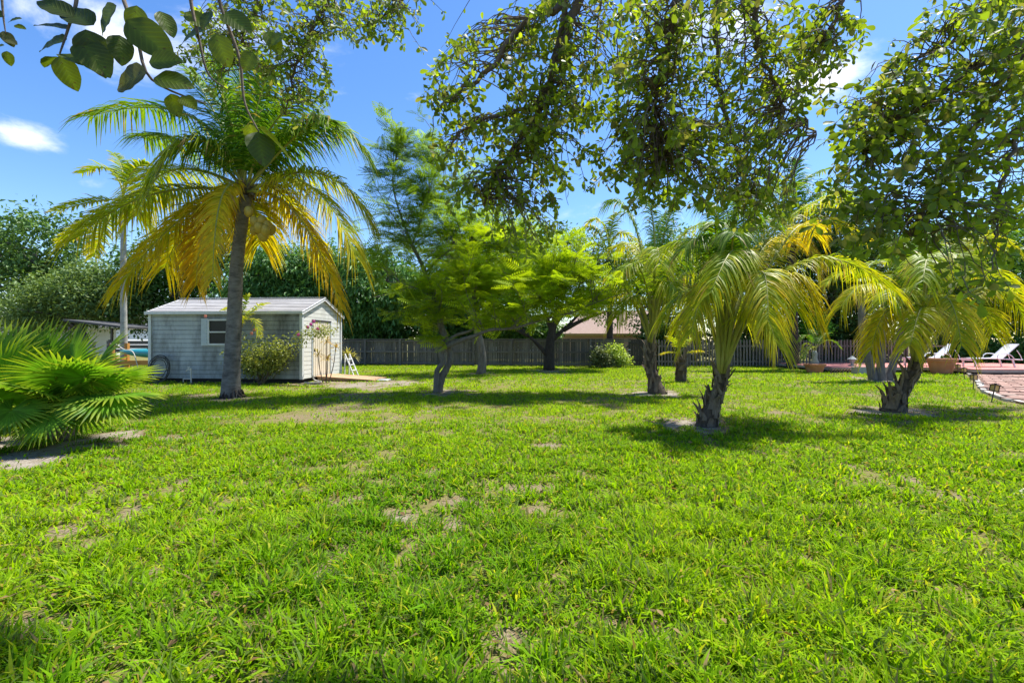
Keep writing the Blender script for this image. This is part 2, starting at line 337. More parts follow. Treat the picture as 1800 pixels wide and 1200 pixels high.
# ---------------------------------------------------------------- broadleaf trees
RH = np.array([[0, 0, 0], [.5, .5, .08], [1, 0, -.1], [.5, -.5, .08]]); RHF = [np.array([[0, 1, 2], [0, 2, 3]])]
def leaves(mb, rng, cent, nper, sig, size, asp, c1, c2, droop=.3, flat=.6, outc=None):
    """leaf clumps: cent (m,3), nper leaves each"""
    m = len(cent); n = m * nper
    ctr = np.repeat(cent, nper, 0); off = rng.normal(0, 1, (n, 3)) * np.array([sig, sig, sig * flat]); pos = ctr + off
    dirn = nrm(nrm(off) * .8 + rng.normal(0, .55, (n, 3)) + np.array([0, 0, -droop]))
    up = nrm(np.array([0, 0, 1.0]) + rng.normal(0, .55, (n, 3))); X, Y, Z = frames(dirn, up)
    s = size * rng.uniform(.6, 1.35, n); cl = np.repeat(rng.random(m), nper); q = np.clip(.55 * cl + .5 * rng.random(n), 0, 1)[:, None]
    C = np.asarray(c1) * (1 - q) + np.asarray(c2) * q
    mb.add(*place(RH, RHF, pos, X, Y, Z, np.stack([s, s * asp, s], -1), C))
def tree(name, label, base, trunk, tr, blobs, nclump, nper, size, asp, c1, c2, seed, sig=.35, bark='bark', droop=.3, shell=.35, nlimb=14, group=None, mat='farleaf', flat=.6):
    rng = np.random.default_rng(seed); base = np.array([base[0], base[1], 0.0]); nclump = int(nclump * 1.35); size *= 1.22; c1 = np.array(c1) * 1.7; c2 = np.array(c2) * 1.9
    root = thing(name, base, label, 'tree', group)
    tp = spline(trunk, 10); rr = np.linspace(tr, tr * .55, 10); rr[0] *= 1.35
    MB().add(*tube(tp + rng.normal(0, tr * .08, tp.shape) * (np.arange(10) > 0)[:, None], rr, 9)).build('trunk', M[bark], root, base, True)
    vol = np.array([np.prod(b[1]) for b in blobs]) ** .8; pick = rng.choice(len(blobs), nclump, p=vol / vol.sum())
    d = nrm(rng.normal(0, 1, (nclump, 3))); r = (shell + (1 - shell) * rng.random(nclump))[:, None]
    bc = np.array([b[0] for b in blobs])[pick]; br = np.array([b[1] for b in blobs])[pick]
    cent = bc + d * br * r; zm = 1.15 if name.endswith('tree') else .12; cent[:, 2] = np.where(cent[:, 2] < zm, zm + rng.random(nclump) * .5, cent[:, 2])
    mb = MB(); leaves(mb, rng, cent, nper, sig, size, asp, c1, c2, droop, flat)
    stuff(mb.build('crown', M[mat], root, base))
    for k in range(nlimb):
        e = cent[rng.integers(nclump)]; s0 = tp[rng.integers(5, 10)]
        mid = (s0 + e) / 2 + rng.normal(0, .15, 3) * np.linalg.norm(e - s0) * .5 + np.array([0, 0, .12 * np.linalg.norm(e - s0)])
        MB().add(*tube(spline([s0, mid, e], 7), np.linspace(tr * .42, tr * .08, 7), 5)).build('limb', M[bark], root, base, True)
    return root
def ptree(name, label, bx, d, crown, tr, nclump, nper, size, asp, c1, c2, seed, **k):
    """crown: list of (px, py, rx_px, ry_px, depth offset)"""
    bl = [(P(px, py, d + dd), np.array([rx / F * d, min(rx, ry * 1.3) / F * d * .8, ry / F * d])) for px, py, rx, ry, dd in crown]
    base = np.array([(bx - 900) / F * d, d, 0]); top = bl[0][0].copy(); top[2] -= bl[0][1][2] * .2
    mid = base * .5 + top * .5 + np.array([.2, 0, -.2]); return tree(name, label, base, [base, mid, top], tr, bl, nclump, nper, size, asp, c1, c2, seed, **k)
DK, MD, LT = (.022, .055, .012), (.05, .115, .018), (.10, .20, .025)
ptree('oak_tree', 'tall dark spreading tree at far left under the open sky', 40, 40, [(60, 430, 120, 62, 0), (-60, 450, 110, 80, 2), (120, 500, 100, 60, 1), (20, 520, 130, 70, 0), (-160, 480, 120, 100, 2)], .45, 300, 60, .34, .5, (.022, .055, .018), (.085, .15, .035), 21, sig=.75)
ptree('olive_tree', 'grey green rounded tree behind the fan palm clump', 150, 29, [(130, 520, 90, 45, 0), (200, 535, 75, 45, 0), (70, 550, 80, 40, 0), (160, 490, 60, 28, 0)], .3, 280, 60, .17, .5, (.045, .085, .025), (.13, .18, .05), 22, sig=.42)
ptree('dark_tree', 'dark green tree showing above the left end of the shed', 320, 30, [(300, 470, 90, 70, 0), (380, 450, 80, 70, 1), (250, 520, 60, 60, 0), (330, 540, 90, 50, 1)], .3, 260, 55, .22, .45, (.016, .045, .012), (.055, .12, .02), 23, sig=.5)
ptree('mango_tree', 'dense glossy tree rising over the shed door and fence', 640, 29.5, [(650, 500, 85, 65, 0), (590, 470, 70, 45, 0), (700, 520, 60, 60, 0), (630, 560, 80, 40, 0)], .28, 270, 60, .30, .26, (.025, .075, .018), (.10, .20, .05), 24, sig=.42, droop=.9)
ptree('mango_tree', 'dense glossy tree behind the right half of the shed roof', 500, 29.5, [(500, 480, 80, 60, 0), (450, 520, 70, 50, 0), (540, 520, 60, 50, 0)], .28, 190, 60, .30, .26, (.022, .065, .016), (.08, .17, .04), 25, sig=.42, droop=.9)
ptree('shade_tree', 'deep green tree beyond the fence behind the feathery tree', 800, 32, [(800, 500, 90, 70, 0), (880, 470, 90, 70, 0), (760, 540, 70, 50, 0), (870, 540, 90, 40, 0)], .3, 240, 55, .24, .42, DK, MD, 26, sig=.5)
# forked dark tree in front of the fence
fb = G(965, 650)
def fork_tree():
    rng = np.random.default_rng(31); base = fb; d = fb[1]
    root = thing('forked_tree', base, 'dark forked trunk tree standing against the grey board fence', 'tree')
    MB().add(*tube(spline([base + [0, 0, -.05], P(966, 630, d), P(967, 605, d), P(972, 575, d), P(985, 530, d)], 10), np.linspace(.30, .14, 10), 9)).build('trunk', M['darkbark'], root, base, True)
    for pts in ([(965, 628, 0), (945, 605, 0), (920, 580, .2), (890, 545, .3)], [(968, 600, 0), (1000, 570, .1), (1040, 530, .2)], [(970, 580, 0), (955, 540, .2), (950, 490, .3)], [(972, 575, 0), (1010, 520, -.3), (1030, 470, 0)], [(930, 590, .1), (900, 575, .4), (850, 550, .5)], [(990, 580, .1), (1030, 560, 0), (1075, 545, .2)]):
        MB().add(*tube(spline([P(x, y, d + o) for x, y, o in pts], 8), np.linspace(.13, .03, 8), 7)).build('limb', M['darkbark'], root, base, True)
    bl = [(P(990, 450, d), (2.3, 1.6, 1.7)), (P(930, 480, d), (2.1, 1.4, 1.3)), (P(1060, 480, d), (1.5, 1.2, 1.6)), (P(1000, 530, d + .3), (2.6, 1.4, .7))]
    dd = nrm(rng.normal(0, 1, (300, 3))); pk = rng.integers(0, 4, 300); cent = np.array([b[0] for b in bl])[pk] + dd * np.array([b[1] for b in bl])[pk] * rng.uniform(.5, 1, (300, 1))
    mb = MB(); leaves(mb, rng, cent, 55, .28, .17, .42, (.05, .10, .015), (.18, .28, .035), .4); stuff(mb.build('crown', M['farleaf'], root, base))
fork_tree()
ptree('hedge_tree', 'leafy tree behind the leaning palm left of the fence gate', 1130, 30, [(1120, 480, 70, 60, 0), (1180, 480, 80, 80, 0), (1250, 490, 80, 80, 0), (1330, 480, 80, 80, 1), (1100, 555, 50, 26, 0)], .22, 320, 55, .2, .45, (.03, .075, .012), (.09, .17, .02), 33, sig=.4)
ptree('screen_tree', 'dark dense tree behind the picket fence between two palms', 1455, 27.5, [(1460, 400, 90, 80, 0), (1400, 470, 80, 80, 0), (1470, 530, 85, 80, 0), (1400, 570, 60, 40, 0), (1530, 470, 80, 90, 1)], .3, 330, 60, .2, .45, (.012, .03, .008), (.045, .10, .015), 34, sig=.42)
ptree('screen_tree', 'leafy green tree behind the picket fence at far right', 1660, 29, [(1640, 470, 110, 90, 0), (1740, 480, 110, 90, 0), (1830, 470, 100, 110, 0), (1690, 560, 130, 60, 0), (1850, 570, 90, 60, 0)], .3, 380, 60, .24, .45, (.018, .05, .01), (.085, .17, .02), 35, sig=.5)
ptree('round_bush', 'small bright green round shrub above the picket fence', 1432, 25.8, [(1432, 578, 20, 24, 0)], .06, 50, 70, .11, .5, (.05, .16, .015), (.12, .30, .03), 36, sig=.18, nlimb=4)
for i, (px, py, rx, ry, d, lab) in enumerate([(1700, 618, 60, 22, 26.5, 'clipped dark hedge behind the empty red deck'), (1800, 622, 60, 24, 26, 'dark hedge right behind the nearest white lounge chair')]):
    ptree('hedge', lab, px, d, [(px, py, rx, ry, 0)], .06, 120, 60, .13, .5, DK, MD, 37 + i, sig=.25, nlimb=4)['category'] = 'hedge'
for i, (px, lab) in enumerate([(1055, 'thin dusty climbing shrub against the fence by the dark tree'), (1085, 'pale yellow green shrub by the fence gate')]):
    ptree('fence_shrub', lab, px, 24.2 + .3 * i, [(px, 625 - 4 * i, 14 + 3 * i, 16, 0), (px + 10, 632, 12, 10, 0)], .03, 40, 40, .11, .5, [(.05, .07, .025), (.12, .18, .03)][i], [(.13, .15, .06), (.34, .40, .07)][i], 41 + i, sig=.13, nlimb=6)['category'] = 'shrub'

litter()
# ---------------------------------------------------------------- feathery tree in the middle
def fern_template(n=9):
    V = []; Fq = []
    V += [[0, -.008, 0], [0, .008, 0], [1, .004, -.12], [1, -.004, -.12]]; Fq.append([0, 1, 2, 3])
    for i in range(n):
        t = .12 + .88 * i / (n - 1); l = .30 * math.sin(math.pi * (.2 + .68 * t)) ; z = -.12 * t * t
        for s in (-1, 1):
            b = len(V); dx, dy = .32 * l, s * l; w = .034
            V += [[t, 0, z], [t + dx * .5 + w, dy * .5, z + .01], [t + dx, dy, z - .05], [t + dx * .5 - w, dy * .5, z + .01]]; Fq.append([b, b + 1, b + 2, b + 3])
    return np.array(V), [np.array(Fq)]
FT = fern_template()
def feather_crown(mb, rng, pts, dirs, size, c1, c2):
    n = len(pts); d = nrm(dirs + rng.normal(0, .35, (n, 3)) * [1, 1, .5]); up = nrm(np.array([0, 0, 1.0]) + rng.normal(0, .5, (n, 3)))
    X, Y, Z = frames(d, up); q = rng.random(n)[:, None]; s = size * rng.uniform(.65, 1.3, n)
    mb.add(*place(FT[0], FT[1], pts, X, Y, Z, s, (np.asarray(c1) * (1 - q) + np.asarray(c2) * q) * rng.uniform(.8, 1.2, (n, 1))))
def feather_tree(name, label, basepx, stems, nodes, seed, leaf, perspec, c1, c2, bark, tip=9, twigr=.008):
    """stems: lists of (px,py,dd,r); foliage tiers hang from twigs that grow from stem ends towards nodes (px,py,rx,ry,dd,n)"""
    rng = np.random.default_rng(seed); base = G(*basepx); d = base[1]
    root = thing(name, base, label, 'tree'); allp = []
    for k, st in enumerate(stems):
        pts = np.array([P(x, y, d + o) for x, y, o, r in st]); 
        if abs(pts[0][2]) < .2: pts[0][2] = -.06
        m = 5 * len(st); c = spline(pts, m); rr = np.interp(np.linspace(0, 1, m), np.linspace(0, 1, len(st)), [r for *_, r in st])
        c = c + rng.normal(0, 1, c.shape) * (rr * .05)[:, None]; rr = rr * .85
        MB().add(*tube(c, rr, 9)).build('trunk' if k == 0 else 'limb', M[bark], root, base, True); allp.append(c[m // 3:])
    allp = np.concatenate(allp); mb = MB(); tw = MB()
    for (px, py, rx, ry, dd, n, cc1, cc2) in nodes:
        m = max(3, int(n * 2.7) // tip); e = rng.normal(0, .5, (m, 3)) * np.array([rx, min(rx, ry * 2) * 1.0, ry]) / F * d + P(px, py, d + dd)
        for q in e:
            dist = np.linalg.norm(allp - q, axis=1) + np.maximum(allp[:, 2] - q[2], 0) * 2; s0 = allp[rng.choice(np.argsort(dist)[:6])]; Ln = np.linalg.norm(q - s0)
            mid = (s0 + q) / 2 + rng.normal(0, .08, 3) * Ln + [0, 0, .10 * Ln]; c = spline([s0, mid, q], 7)
            tw.add(*tube(c, np.linspace(twigr * (1 + .35 * Ln), twigr * .35, 7), 4, False))
            k = tip; t = rng.uniform(.45, 1.0, k) ; pp = c[np.minimum((t * 6).astype(int), 6)] + rng.normal(0, .02, (k, 3))
            az = rng.uniform(0, 2 * math.pi, k); dirs = np.stack([np.cos(az), np.sin(az), rng.uniform(-.25, .35, k)], -1) + nrm(q - s0) * .6
            feather_crown(mb, rng, pp, dirs, leaf, cc1, cc2)
    stuff(mb.build('feathery_foliage', M['fern'], root, base)); stuff(tw.build('twigs', M[bark], root, base)); return root
YG1, YG2 = (.24, .38, .012), (.44, .56, .02); G1, G2 = (.17, .29, .025), (.27, .41, .035)
feather_tree('feathery_tree', 'feathery yellow green tree with twisted twin trunk mid lawn', (768, 690),
    [[(768, 692, 0, .17), (778, 660, 0, .12), (792, 632, 0, .10), (785, 600, .05, .095), (775, 570, .1, .105), (765, 530, .15, .09), (748, 480, .2, .07), (725, 430, .2, .045), (705, 380, .2, .03), (690, 320, .2, .02), (700, 260, .2, .012)],
     [(768, 682, -.06, .11), (768, 655, -.16, .085), (778, 636, -.2, .08), (776, 616, -.18, .08), (800, 602, -.2, .085), (835, 590, -.3, .06), (860, 580, -.35, .052), (905, 576, -.4, .042), (960, 560, -.4, .03), (1010, 548, -.5, .022), (1050, 528, -.5, .012)],
     [(778, 612, -.15, .06), (800, 590, -.1, .05), (832, 577, 0, .04), (835, 540, .1, .032), (832, 480, .2, .02), (830, 420, .2, .012)],
     [(900, 577, -.4, .045), (925, 545, -.4, .035), (960, 515, -.4, .026), (1010, 492, -.4, .014)],
     [(748, 480, .2, .05), (790, 440, .1, .035), (840, 430, 0, .025), (900, 445, 0, .015)],
     [(725, 430, .2, .03), (745, 370, .3, .022), (760, 300, .3, .012)], [(760, 520, .1, .04), (715, 500, 0, .025), (680, 495, 0, .014)], [(705, 400, .2, .02), (670, 345, .2, .012), (648, 300, .2, .008)]],
    [(930, 490, 150, 50, -.3, 200, YG1, YG2), (1000, 525, 90, 40, -.4, 130, YG1, YG2), (860, 530, 130, 45, -.2, 150, YG1, YG2), (830, 470, 130, 60, 0, 170, YG1, YG2), (930, 440, 120, 45, 0, 120, YG1, YG2),
     (760, 545, 80, 35, -.2, 70, G1, YG2), (725, 520, 60, 35, 0, 50, G1, YG1), (890, 560, 60, 25, -.3, 40, YG1, YG2), (860, 410, 120, 40, .2, 60, G1, YG2), (760, 420, 90, 60, .2, 80, G1, G2), (715, 350, 80, 80, .2, 130, G1, G2), (710, 255, 55, 55, .2, 100, (.08, .16, .03), G2), (780, 330, 75, 90, .2, 120, G1, G2), (750, 410, 110, 70, .3, 110, G1, G2), (690, 430, 60, 60, .3, 50, G1, G2), (820, 380, 60, 50, .2, 40, G1, G2), (665, 310, 25, 25, .2, 14, (.04, .09, .02), G1), (760, 600, 40, 16, -.2, 14, YG1, YG2), (960, 470, 120, 60, -.6, 110, YG1, YG2), (850, 490, 120, 60, -.6, 110, YG1, YG2), (1010, 480, 70, 50, -.2, 70, YG1, YG2), (900, 415, 110, 40, -.3, 80, YG1, YG2)],
    51, .40, 8, None, None, 'bark')
feather_tree('pale_trunk_tree', 'thin pale trunk tree just before the board fence', (846, 657),
    [[(846, 657, 0, .26), (848, 625, 0, .20), (842, 590, 0, .17), (830, 545, 0, .15), (822, 505, 0, .12), (815, 460, 0, .08), (800, 420, 0, .05)], [(838, 570, 0, .08), (880, 520, 0, .06), (930, 470, 0, .03)]],
    [(820, 440, 90, 45, .3, 90, G1, G2), (880, 470, 90, 50, .3, 90, G1, YG1), (770, 480, 70, 50, .3, 70, G1, G2), (930, 420, 60, 35, .3, 50, G1, YG1)], 52, .55, 8, None, None, 'bark', twigr=.02)

# ---------------------------------------------------------------- palms
def frondmesh(P0, P1, P2, rng, nl=70, L=.8, w=.022, droop=.55, age=0.0, start=.2, r0=.035, lift=.25, stiff=0.0):
    t = np.linspace(0, 1, 24)[:, None]; bz = lambda t: P0 * (1 - t) ** 2 + 2 * P1 * t * (1 - t) + P2 * t * t
    leaf = MB(); rac = MB(); G_ = np.array([.30, .36, .05]) / .28
    rac.add(*tube(bz(t), np.linspace(r0, r0 * .12, 24), 5), C=np.array([1.0, 1.0, 1.0]) * (1 if age < .8 else 1.3))
    t = (start + (1 - start) * (np.arange(nl) + .5) / nl)[:, None]; p = bz(t); T = nrm(2 * (P1 - P0) * (1 - t) + 2 * (P2 - P1) * t)
    ref = np.array([0, 0, 1.0]); chord = P2 - P0; h = np.cross(chord * [1, 1, 0] + 1e-6, ref)
    side = np.cross(T, ref); sgn = np.sign(np.sum(side * h, 1, keepdims=True)); sgn[sgn == 0] = 1
    side = nrm(side * .35 * sgn + nrm(h) * .9); side = nrm(side - T * np.sum(side * T, 1, keepdims=True)); nor = np.cross(side, T); nor = nor * np.sign(nor[:, 2:3] + 1e-3)
    for s in (-1, 1):
        l = (L * (.42 + .58 * np.sin(math.pi * (.12 + .76 * t[:, 0]))) * rng.uniform(.8, 1.12, nl) * np.where(rng.random(nl) < .06, rng.uniform(.3, .7, nl), 1))[:, None]; dry = (rng.random((nl, 1)) < .16)
        d0 = nrm(side * s * (.9 - .25 * t) + T * (.22 + .6 * t ** 2) + nor * lift + rng.normal(0, .09, (nl, 3)))
        dr = droop * rng.uniform(.7, 1.3, (nl, 1))
        wv = nrm(T - d0 * np.sum(T * d0, 1, keepdims=True)); tw = rng.uniform(-.5, .5, (nl, 1)); wv = wv * np.cos(tw) + np.cross(d0, wv) * np.sin(tw)
        pts = []; us = [0, .3, .65, 1.0]; ws = [.55, 1, .75, .06]
        for u in us: pts.append(p + d0 * l * u * (1 - .12 * u) + np.array([0, 0, -1.0]) * l * dr * u * u)
        V = np.stack([np.stack([q - wv * w * k, q + wv * w * k], 1) for q, k in zip(pts, ws)], 1)   # nl,4,2,3
        i = np.arange(nl)[:, None] * 8; Q = np.stack([np.stack([i[:, 0] + 2 * k, i[:, 0] + 2 * k + 1, i[:, 0] + 2 * k + 3, i[:, 0] + 2 * k + 2], -1) for k in range(3)], 1).reshape(-1, 4)
        a = np.clip(age + rng.normal(0, .10, (nl, 1)) + .12 * (t - .5), 0, 1.6)
        cols = []
        for u in us:
            aa = np.clip(a + .28 * u * (age > .15) - .05, 0, 1.6)
            g = np.array([.095, .215, .016]); yg = np.array([.32, .41, .015]); ye = np.array([.62, .50, .015]); orr = np.array([.58, .36, .015]); dr_ = np.array([.36, .29, .19])
            stops = [0, .4, .8, 1.15, 1.6]; cs = np.stack([g, yg, ye, orr, dr_])
            cols.append(np.stack([np.interp(aa[:, 0], stops, cs[:, k]) for k in range(3)], -1) * rng.uniform(.8, 1.2, (nl, 1)))
        cols[3] = np.where(dry, np.array([.30, .19, .08]), cols[3]); cols[2] = np.where(dry & (rng.random((nl, 1)) < .4), np.array([.40, .27, .08]), cols[2])
        C = np.stack([np.stack([c, c], 1) for c in cols], 1).reshape(-1, 3)
        leaf.add(V.reshape(-1, 3), Q, C)
    return leaf, rac
def add_frond(root, org, P0, P1, P2, rng, **k):
    lf, rc = frondmesh(np.asarray(P0, float), np.asarray(P1, float), np.asarray(P2, float), rng, **k)
    f = lf.build('frond', M['palm'], root, org); rc.build('rachis', M['rachis'], f, org, True); return f
def palm_fronds(root, org, crown, d, specs, rng, **kw):
    """specs: (apex px, apex py, tip px, tip py, depth offset of tip, age) ; the curve passes near the apex"""
    for s in specs:
        ax, ay, tx, ty, dd, age = s[:6]; k = dict(kw); 
        if len(s) > 6: k.update(s[6])
        P0 = crown + rng.normal(0, .03, 3); P2 = P(tx, ty, d + dd); Am = P(ax, ay, d + dd * .45); P1 = 2 * Am - .5 * (P0 + P2)
        add_frond(root, org, P0, P1, P2, rng, age=age, **k)
def ringed(pts, rad, n, amp):
    c = spline(pts, n); r = np.interp(np.linspace(0, 1, n), np.linspace(0, 1, len(rad)), rad); r = r * (1 + amp * (np.arange(n) % 2)); return c, r
def coconut():
    rng = np.random.default_rng(61); b = G(408, 698); d = b[1]
    root = thing('coconut_palm', b, 'coconut palm with yellowing fronds and nuts before the shed', 'palm')
    c, r = ringed([b + [0, 0, -.1], P(406, 690, d), P(408, 640, d), P(412, 560, d), P(416, 470, d), P(424, 400, d), P(433, 345, d)], [.25, .23, .185, .168, .15, .14, .14], 90, .035)
    MB().add(*tube(c, r, 18)).build('trunk', M['palmbark'], root, b, True)
    cc = P(433, 338, d)
    rb = MB(); th = np.linspace(0, 2 * math.pi, 24)[:-1]
    for k in range(46):
        a = rng.uniform(0, 6.28); rr = rng.uniform(.2, .34); p0 = b + np.array([math.cos(a) * .2, math.sin(a) * .2, rng.uniform(.02, .2)]); p1 = b + np.array([math.cos(a) * rr, math.sin(a) * rr, -.02]); rb.add(*tube([p0, (p0 + p1) / 2 + [0, 0, .03], p1], [.022, .02, .012], 5))
    rb.build('root_collar', M['darkbark'], root, b, True)
    up = dict(L=1.12, nl=112, w=.021)
    palm_fronds(root, b, cc, d, [
        (335, 205, 158, 205, .5, .08), (345, 245, 262, 330, -1.2, .22), (275, 340, 140, 415, -.3, .40), (322, 382, 210, 505, -.6, .64, dict(L=.9)), (365, 395, 346, 500, .8, .95, dict(L=.75)), (392, 342, 374, 492, -1.3, .74, dict(droop=.6, L=.65)),
        (447, 370, 456, 430, 1.6, .6), (522, 378, 598, 540, -.5, .88, dict(L=.8)), (540, 325, 625, 450, -.7, .5), (560, 305, 648, 385, .6, .38), (550, 225, 642, 270, .3, .12), (480, 255, 520, 228, 1.6, .1), (425, 210, 418, 75, .2, .0), (445, 220, 475, 118, -.5, .03), (385, 215, 330, 120, .7, .05), (405, 210, 372, 98, -.6, .0), (470, 235, 540, 165, -.9, .06), (300, 300, 240, 380, 1.6, .35), (500, 345, 570, 470, 1.6, .6), (345, 260, 250, 240, .9, .1), (520, 240, 580, 210, -.8, .08), (455, 200, 450, 90, .6, .0), (400, 200, 350, 85, .3, .02), (350, 370, 290, 470, .9, .6)],
        rng, start=.16, r0=.045, droop=.72, **up)
    fib = MB()
    for k in range(26):
        a = rng.uniform(0, 6.28); e = rng.uniform(-.5, .9); L = rng.uniform(.25, .55); dd = np.array([math.cos(a) * math.cos(e), math.sin(a) * math.cos(e), math.sin(e)])
        fib.add(*tube([cc + [0, 0, -.12], cc + dd * L * .6, cc + dd * L + [0, 0, -.05]], [.06, .035, .008], 5))
    fib.build('crown_fibre', M['boot'], root, b, True)
    nut = MB(); pr = [(0, -.15), (.05, -.14), (.1, -.08), (.115, 0), (.1, .08), (.06, .13), (0, .15)]; nut.add(*lathe(pr, 12)); nm = nut.mesh('coconut', M['nut'], smooth=True)
    for x, y, o in [(447, 385, -.28), (460, 383, -.22), (470, 392, -.16), (455, 397, -.32), (466, 402, -.25), (476, 400, -.05), (448, 400, -.2), (462, 410, -.2), (437, 368, -.3), (380, 352, -.2), (395, 350, -.25)]:
        o_ = link('coconut', nm, root); p = P(x, y + 4, d + o - .22) - b; o_.location = p; o_.rotation_euler = rng.uniform(-.7, .7, 3); s = rng.uniform(.8, 1.05); o_.scale = (s, s, s)
M['nut'] = surf('coconut_husk', (.46, .31, .05), (.34, .27, .05), 9, .5, bump=.1, local=True)
coconut()
def boots(root, org, c, r, n, rng, lo=0.0, hi=1.0, L=.3):
    m = len(c)
    for k in range(n):
        t = lo + (hi - lo) * k / max(1, n - 1); i = int(t * (m - 1)); a = k * 2.4 + rng.uniform(-.5, .5); o = np.array([math.cos(a), math.sin(a), 0]); l = L * rng.uniform(.55, 1.5); sk = rng.normal(0, .35) * l
        tan = np.array([-math.sin(a), math.cos(a), 0]); p = c[i] + o * r[i] * .93; out = rng.uniform(.0, .09)
        w0 = r[i] * rng.uniform(.16, .48); st = []
        for u, w, oo in ((0, 1, 0), (.35, .9, .03), (.7, .7, .35), (1, .4, 1.0)):
            q = p + np.array([0, 0, l * u * .95]) + o * (out * oo + .012) + tan * sk * u ** 1.5 + rng.normal(0, .006, 3); st += [q - tan * w0 * w, q + o * .025 * (1 - u), q + tan * w0 * w]
        mb = MB(); mb.add(np.array(st), [np.array([[3 * j + e, 3 * j + e + 1, 3 * j + e + 4, 3 * j + e + 3] for j in range(3) for e in (0, 1)])]); mb.build('leaf_boot', M['boot'], root, org)
def young_palm(name, label, basepx, trunkpts, rad, crown, specs, seed, group=None, nboot=52, bl=.3, **kw):
    rng = np.random.default_rng(seed); b = G(*basepx); d = b[1]; root = thing(name, b, label, 'palm', group)
    c, r = ringed([b + [0, 0, -.08]] + [P(x, y, d + o) for x, y, o in trunkpts], rad, 24, .06)
    MB().add(*tube(c + rng.normal(0, .008, c.shape), r, 14)).build('trunk', M['bootcore'], root, b, True)
    boots(root, b, c, r, nboot, rng, .08, .92, bl)
    specs = [(q[0], q[1] - 16, q[2], q[3] - (34 if q[3] > 530 else 6)) + tuple(q[4:]) for q in specs] if nboot > 20 and bl < .35 else specs
    palm_fronds(root, b, P(crown[0], crown[1], d + (crown[2] if len(crown) > 2 else 0)), d, specs, rng, **kw); return root, b, d, rng
young_palm('coconut_palm', 'young coconut palm with curved boot trunk left of the nearest palm', (1155, 691), [(1150, 670, 0), (1143, 645, 0), (1144, 620, 0), (1146, 603, 0)], [.27, .16, .125, .11, .09], (1146, 606),
    [(1085, 505, 1016, 492, -.2, .18, dict(droop=.75)), (1152, 470, 1160, 470, -2.0, .25, dict(droop=.7)), (1118, 420, 1068, 362, .4, .10), (1150, 430, 1130, 352, .3, .10), (1165, 440, 1200, 350, .6, .06), (1185, 450, 1265, 400, .4, .2), (1200, 500, 1275, 500, .2, .3), (1190, 530, 1240, 580, -.6, .35), (1105, 530, 1050, 570, .8, .3), (1130, 470, 1085, 440, 1.4, .4), (1180, 490, 1225, 455, -1.2, .15), (1150, 470, 1180, 380, 1.2, .1), (1130, 500, 1095, 480, -1.0, .2), (1165, 520, 1190, 550, -1.3, .25), (1120, 540, 1085, 590, -.5, .3)],
    71, start=.34, L=.76, nl=88, w=.014, droop=.75, r0=.045)
young_palm('coconut_palm', 'nearest young coconut palm leaning right from a sandy ring', (1240, 748), [(1247, 728, 0), (1258, 700, 0), (1268, 670, .02), (1272, 645, .03)], [.17, .135, .11, .095, .075], (1270, 655),
    [(1295, 470, 1250, 520, -1.5, .30, dict(droop=.75)), (1400, 480, 1572, 520, -.3, .38), (1375, 505, 1437, 600, -.5, .58), (1340, 450, 1480, 345, .5, .3), (1310, 420, 1400, 330, .8, .12), (1290, 430, 1320, 340, .5, .05), (1270, 440, 1235, 365, .5, .06), (1240, 480, 1170, 440, .4, .2), (1225, 540, 1165, 590, .1, .32), (1330, 500, 1350, 600, -1.4, .45), (1380, 440, 1430, 420, 1.2, .62), (1250, 520, 1215, 620, -.6, .5), (1330, 470, 1395, 430, 1.6, .7), (1300, 540, 1310, 600, 1.4, .35), (1310, 440, 1355, 380, -.5, .12), (1285, 470, 1290, 420, -1.0, .1), (1350, 520, 1400, 580, .6, .4), (1250, 470, 1205, 440, -.4, .15), (1240, 560, 1200, 600, .9, .3), (1320, 560, 1365, 640, -.9, .4), (1285, 450, 1300, 375, -.2, .1), (1262, 470, 1255, 400, -.5, .12), (1310, 455, 1345, 395, .2, .15)],
    72, start=.34, L=.58, nl=108, w=.0105, droop=.75, r0=.035, nboot=62, bl=.26)
young_palm('coconut_palm', 'young coconut palm nearest the brick path with yellow tips', (1570, 722), [(1574, 705, 0), (1590, 680, 0), (1606, 655, 0), (1612, 635, 0)], [.24, .16, .12, .105, .08], (1610, 642),
    [(1630, 480, 1622, 500, -1.8, .28, dict(droop=.75)), (1545, 525, 1478, 575, -.3, .45), (1715, 525, 1800, 595, -.3, .42), (1680, 460, 1770, 440, .5, .35), (1660, 450, 1735, 425, .8, .4), (1600, 480, 1570, 440, .6, .12), (1655, 540, 1690, 640, -1.2, .48), (1570, 560, 1530, 650, -.2, .55), (1700, 560, 1745, 620, .8, .4), (1590, 520, 1545, 500, 1.2, .3), (1700, 500, 1790, 520, 1.3, .35), (1640, 470, 1650, 400, .8, .08), (1620, 560, 1600, 640, -1.4, .45), (1620, 470, 1600, 430, .9, .08), (1660, 490, 1700, 470, -.8, .2), (1590, 540, 1560, 560, -1.0, .25), (1660, 570, 1710, 610, -.6, .4), (1640, 540, 1650, 600, 1.2, .3), (1632, 500, 1640, 440, -.5, .15), (1610, 500, 1600, 450, -.3, .12), (1650, 490, 1680, 440, .2, .2)],
    73, start=.36, L=.60, nl=100, w=.0115, droop=.75, r0=.038, nboot=54, bl=.26)
young_palm('young_palm', 'short grey palm with ragged trunk near the picket fence', (1197, 671), [(1197, 655, 0), (1197, 640, 0), (1198, 628, 0)], [.19, .18, .16, .14], (1198, 630),
    [(1190, 605, 1175, 592, -.3, .3), (1205, 605, 1222, 592, .2, .3), (1197, 600, 1200, 580, .2, .2), (1185, 620, 1165, 622, 0, .5), (1210, 620, 1232, 618, 0, .5)], 74, start=.35, L=.35, nl=26, w=.018, droop=.3, r0=.02, nboot=16, bl=.35)
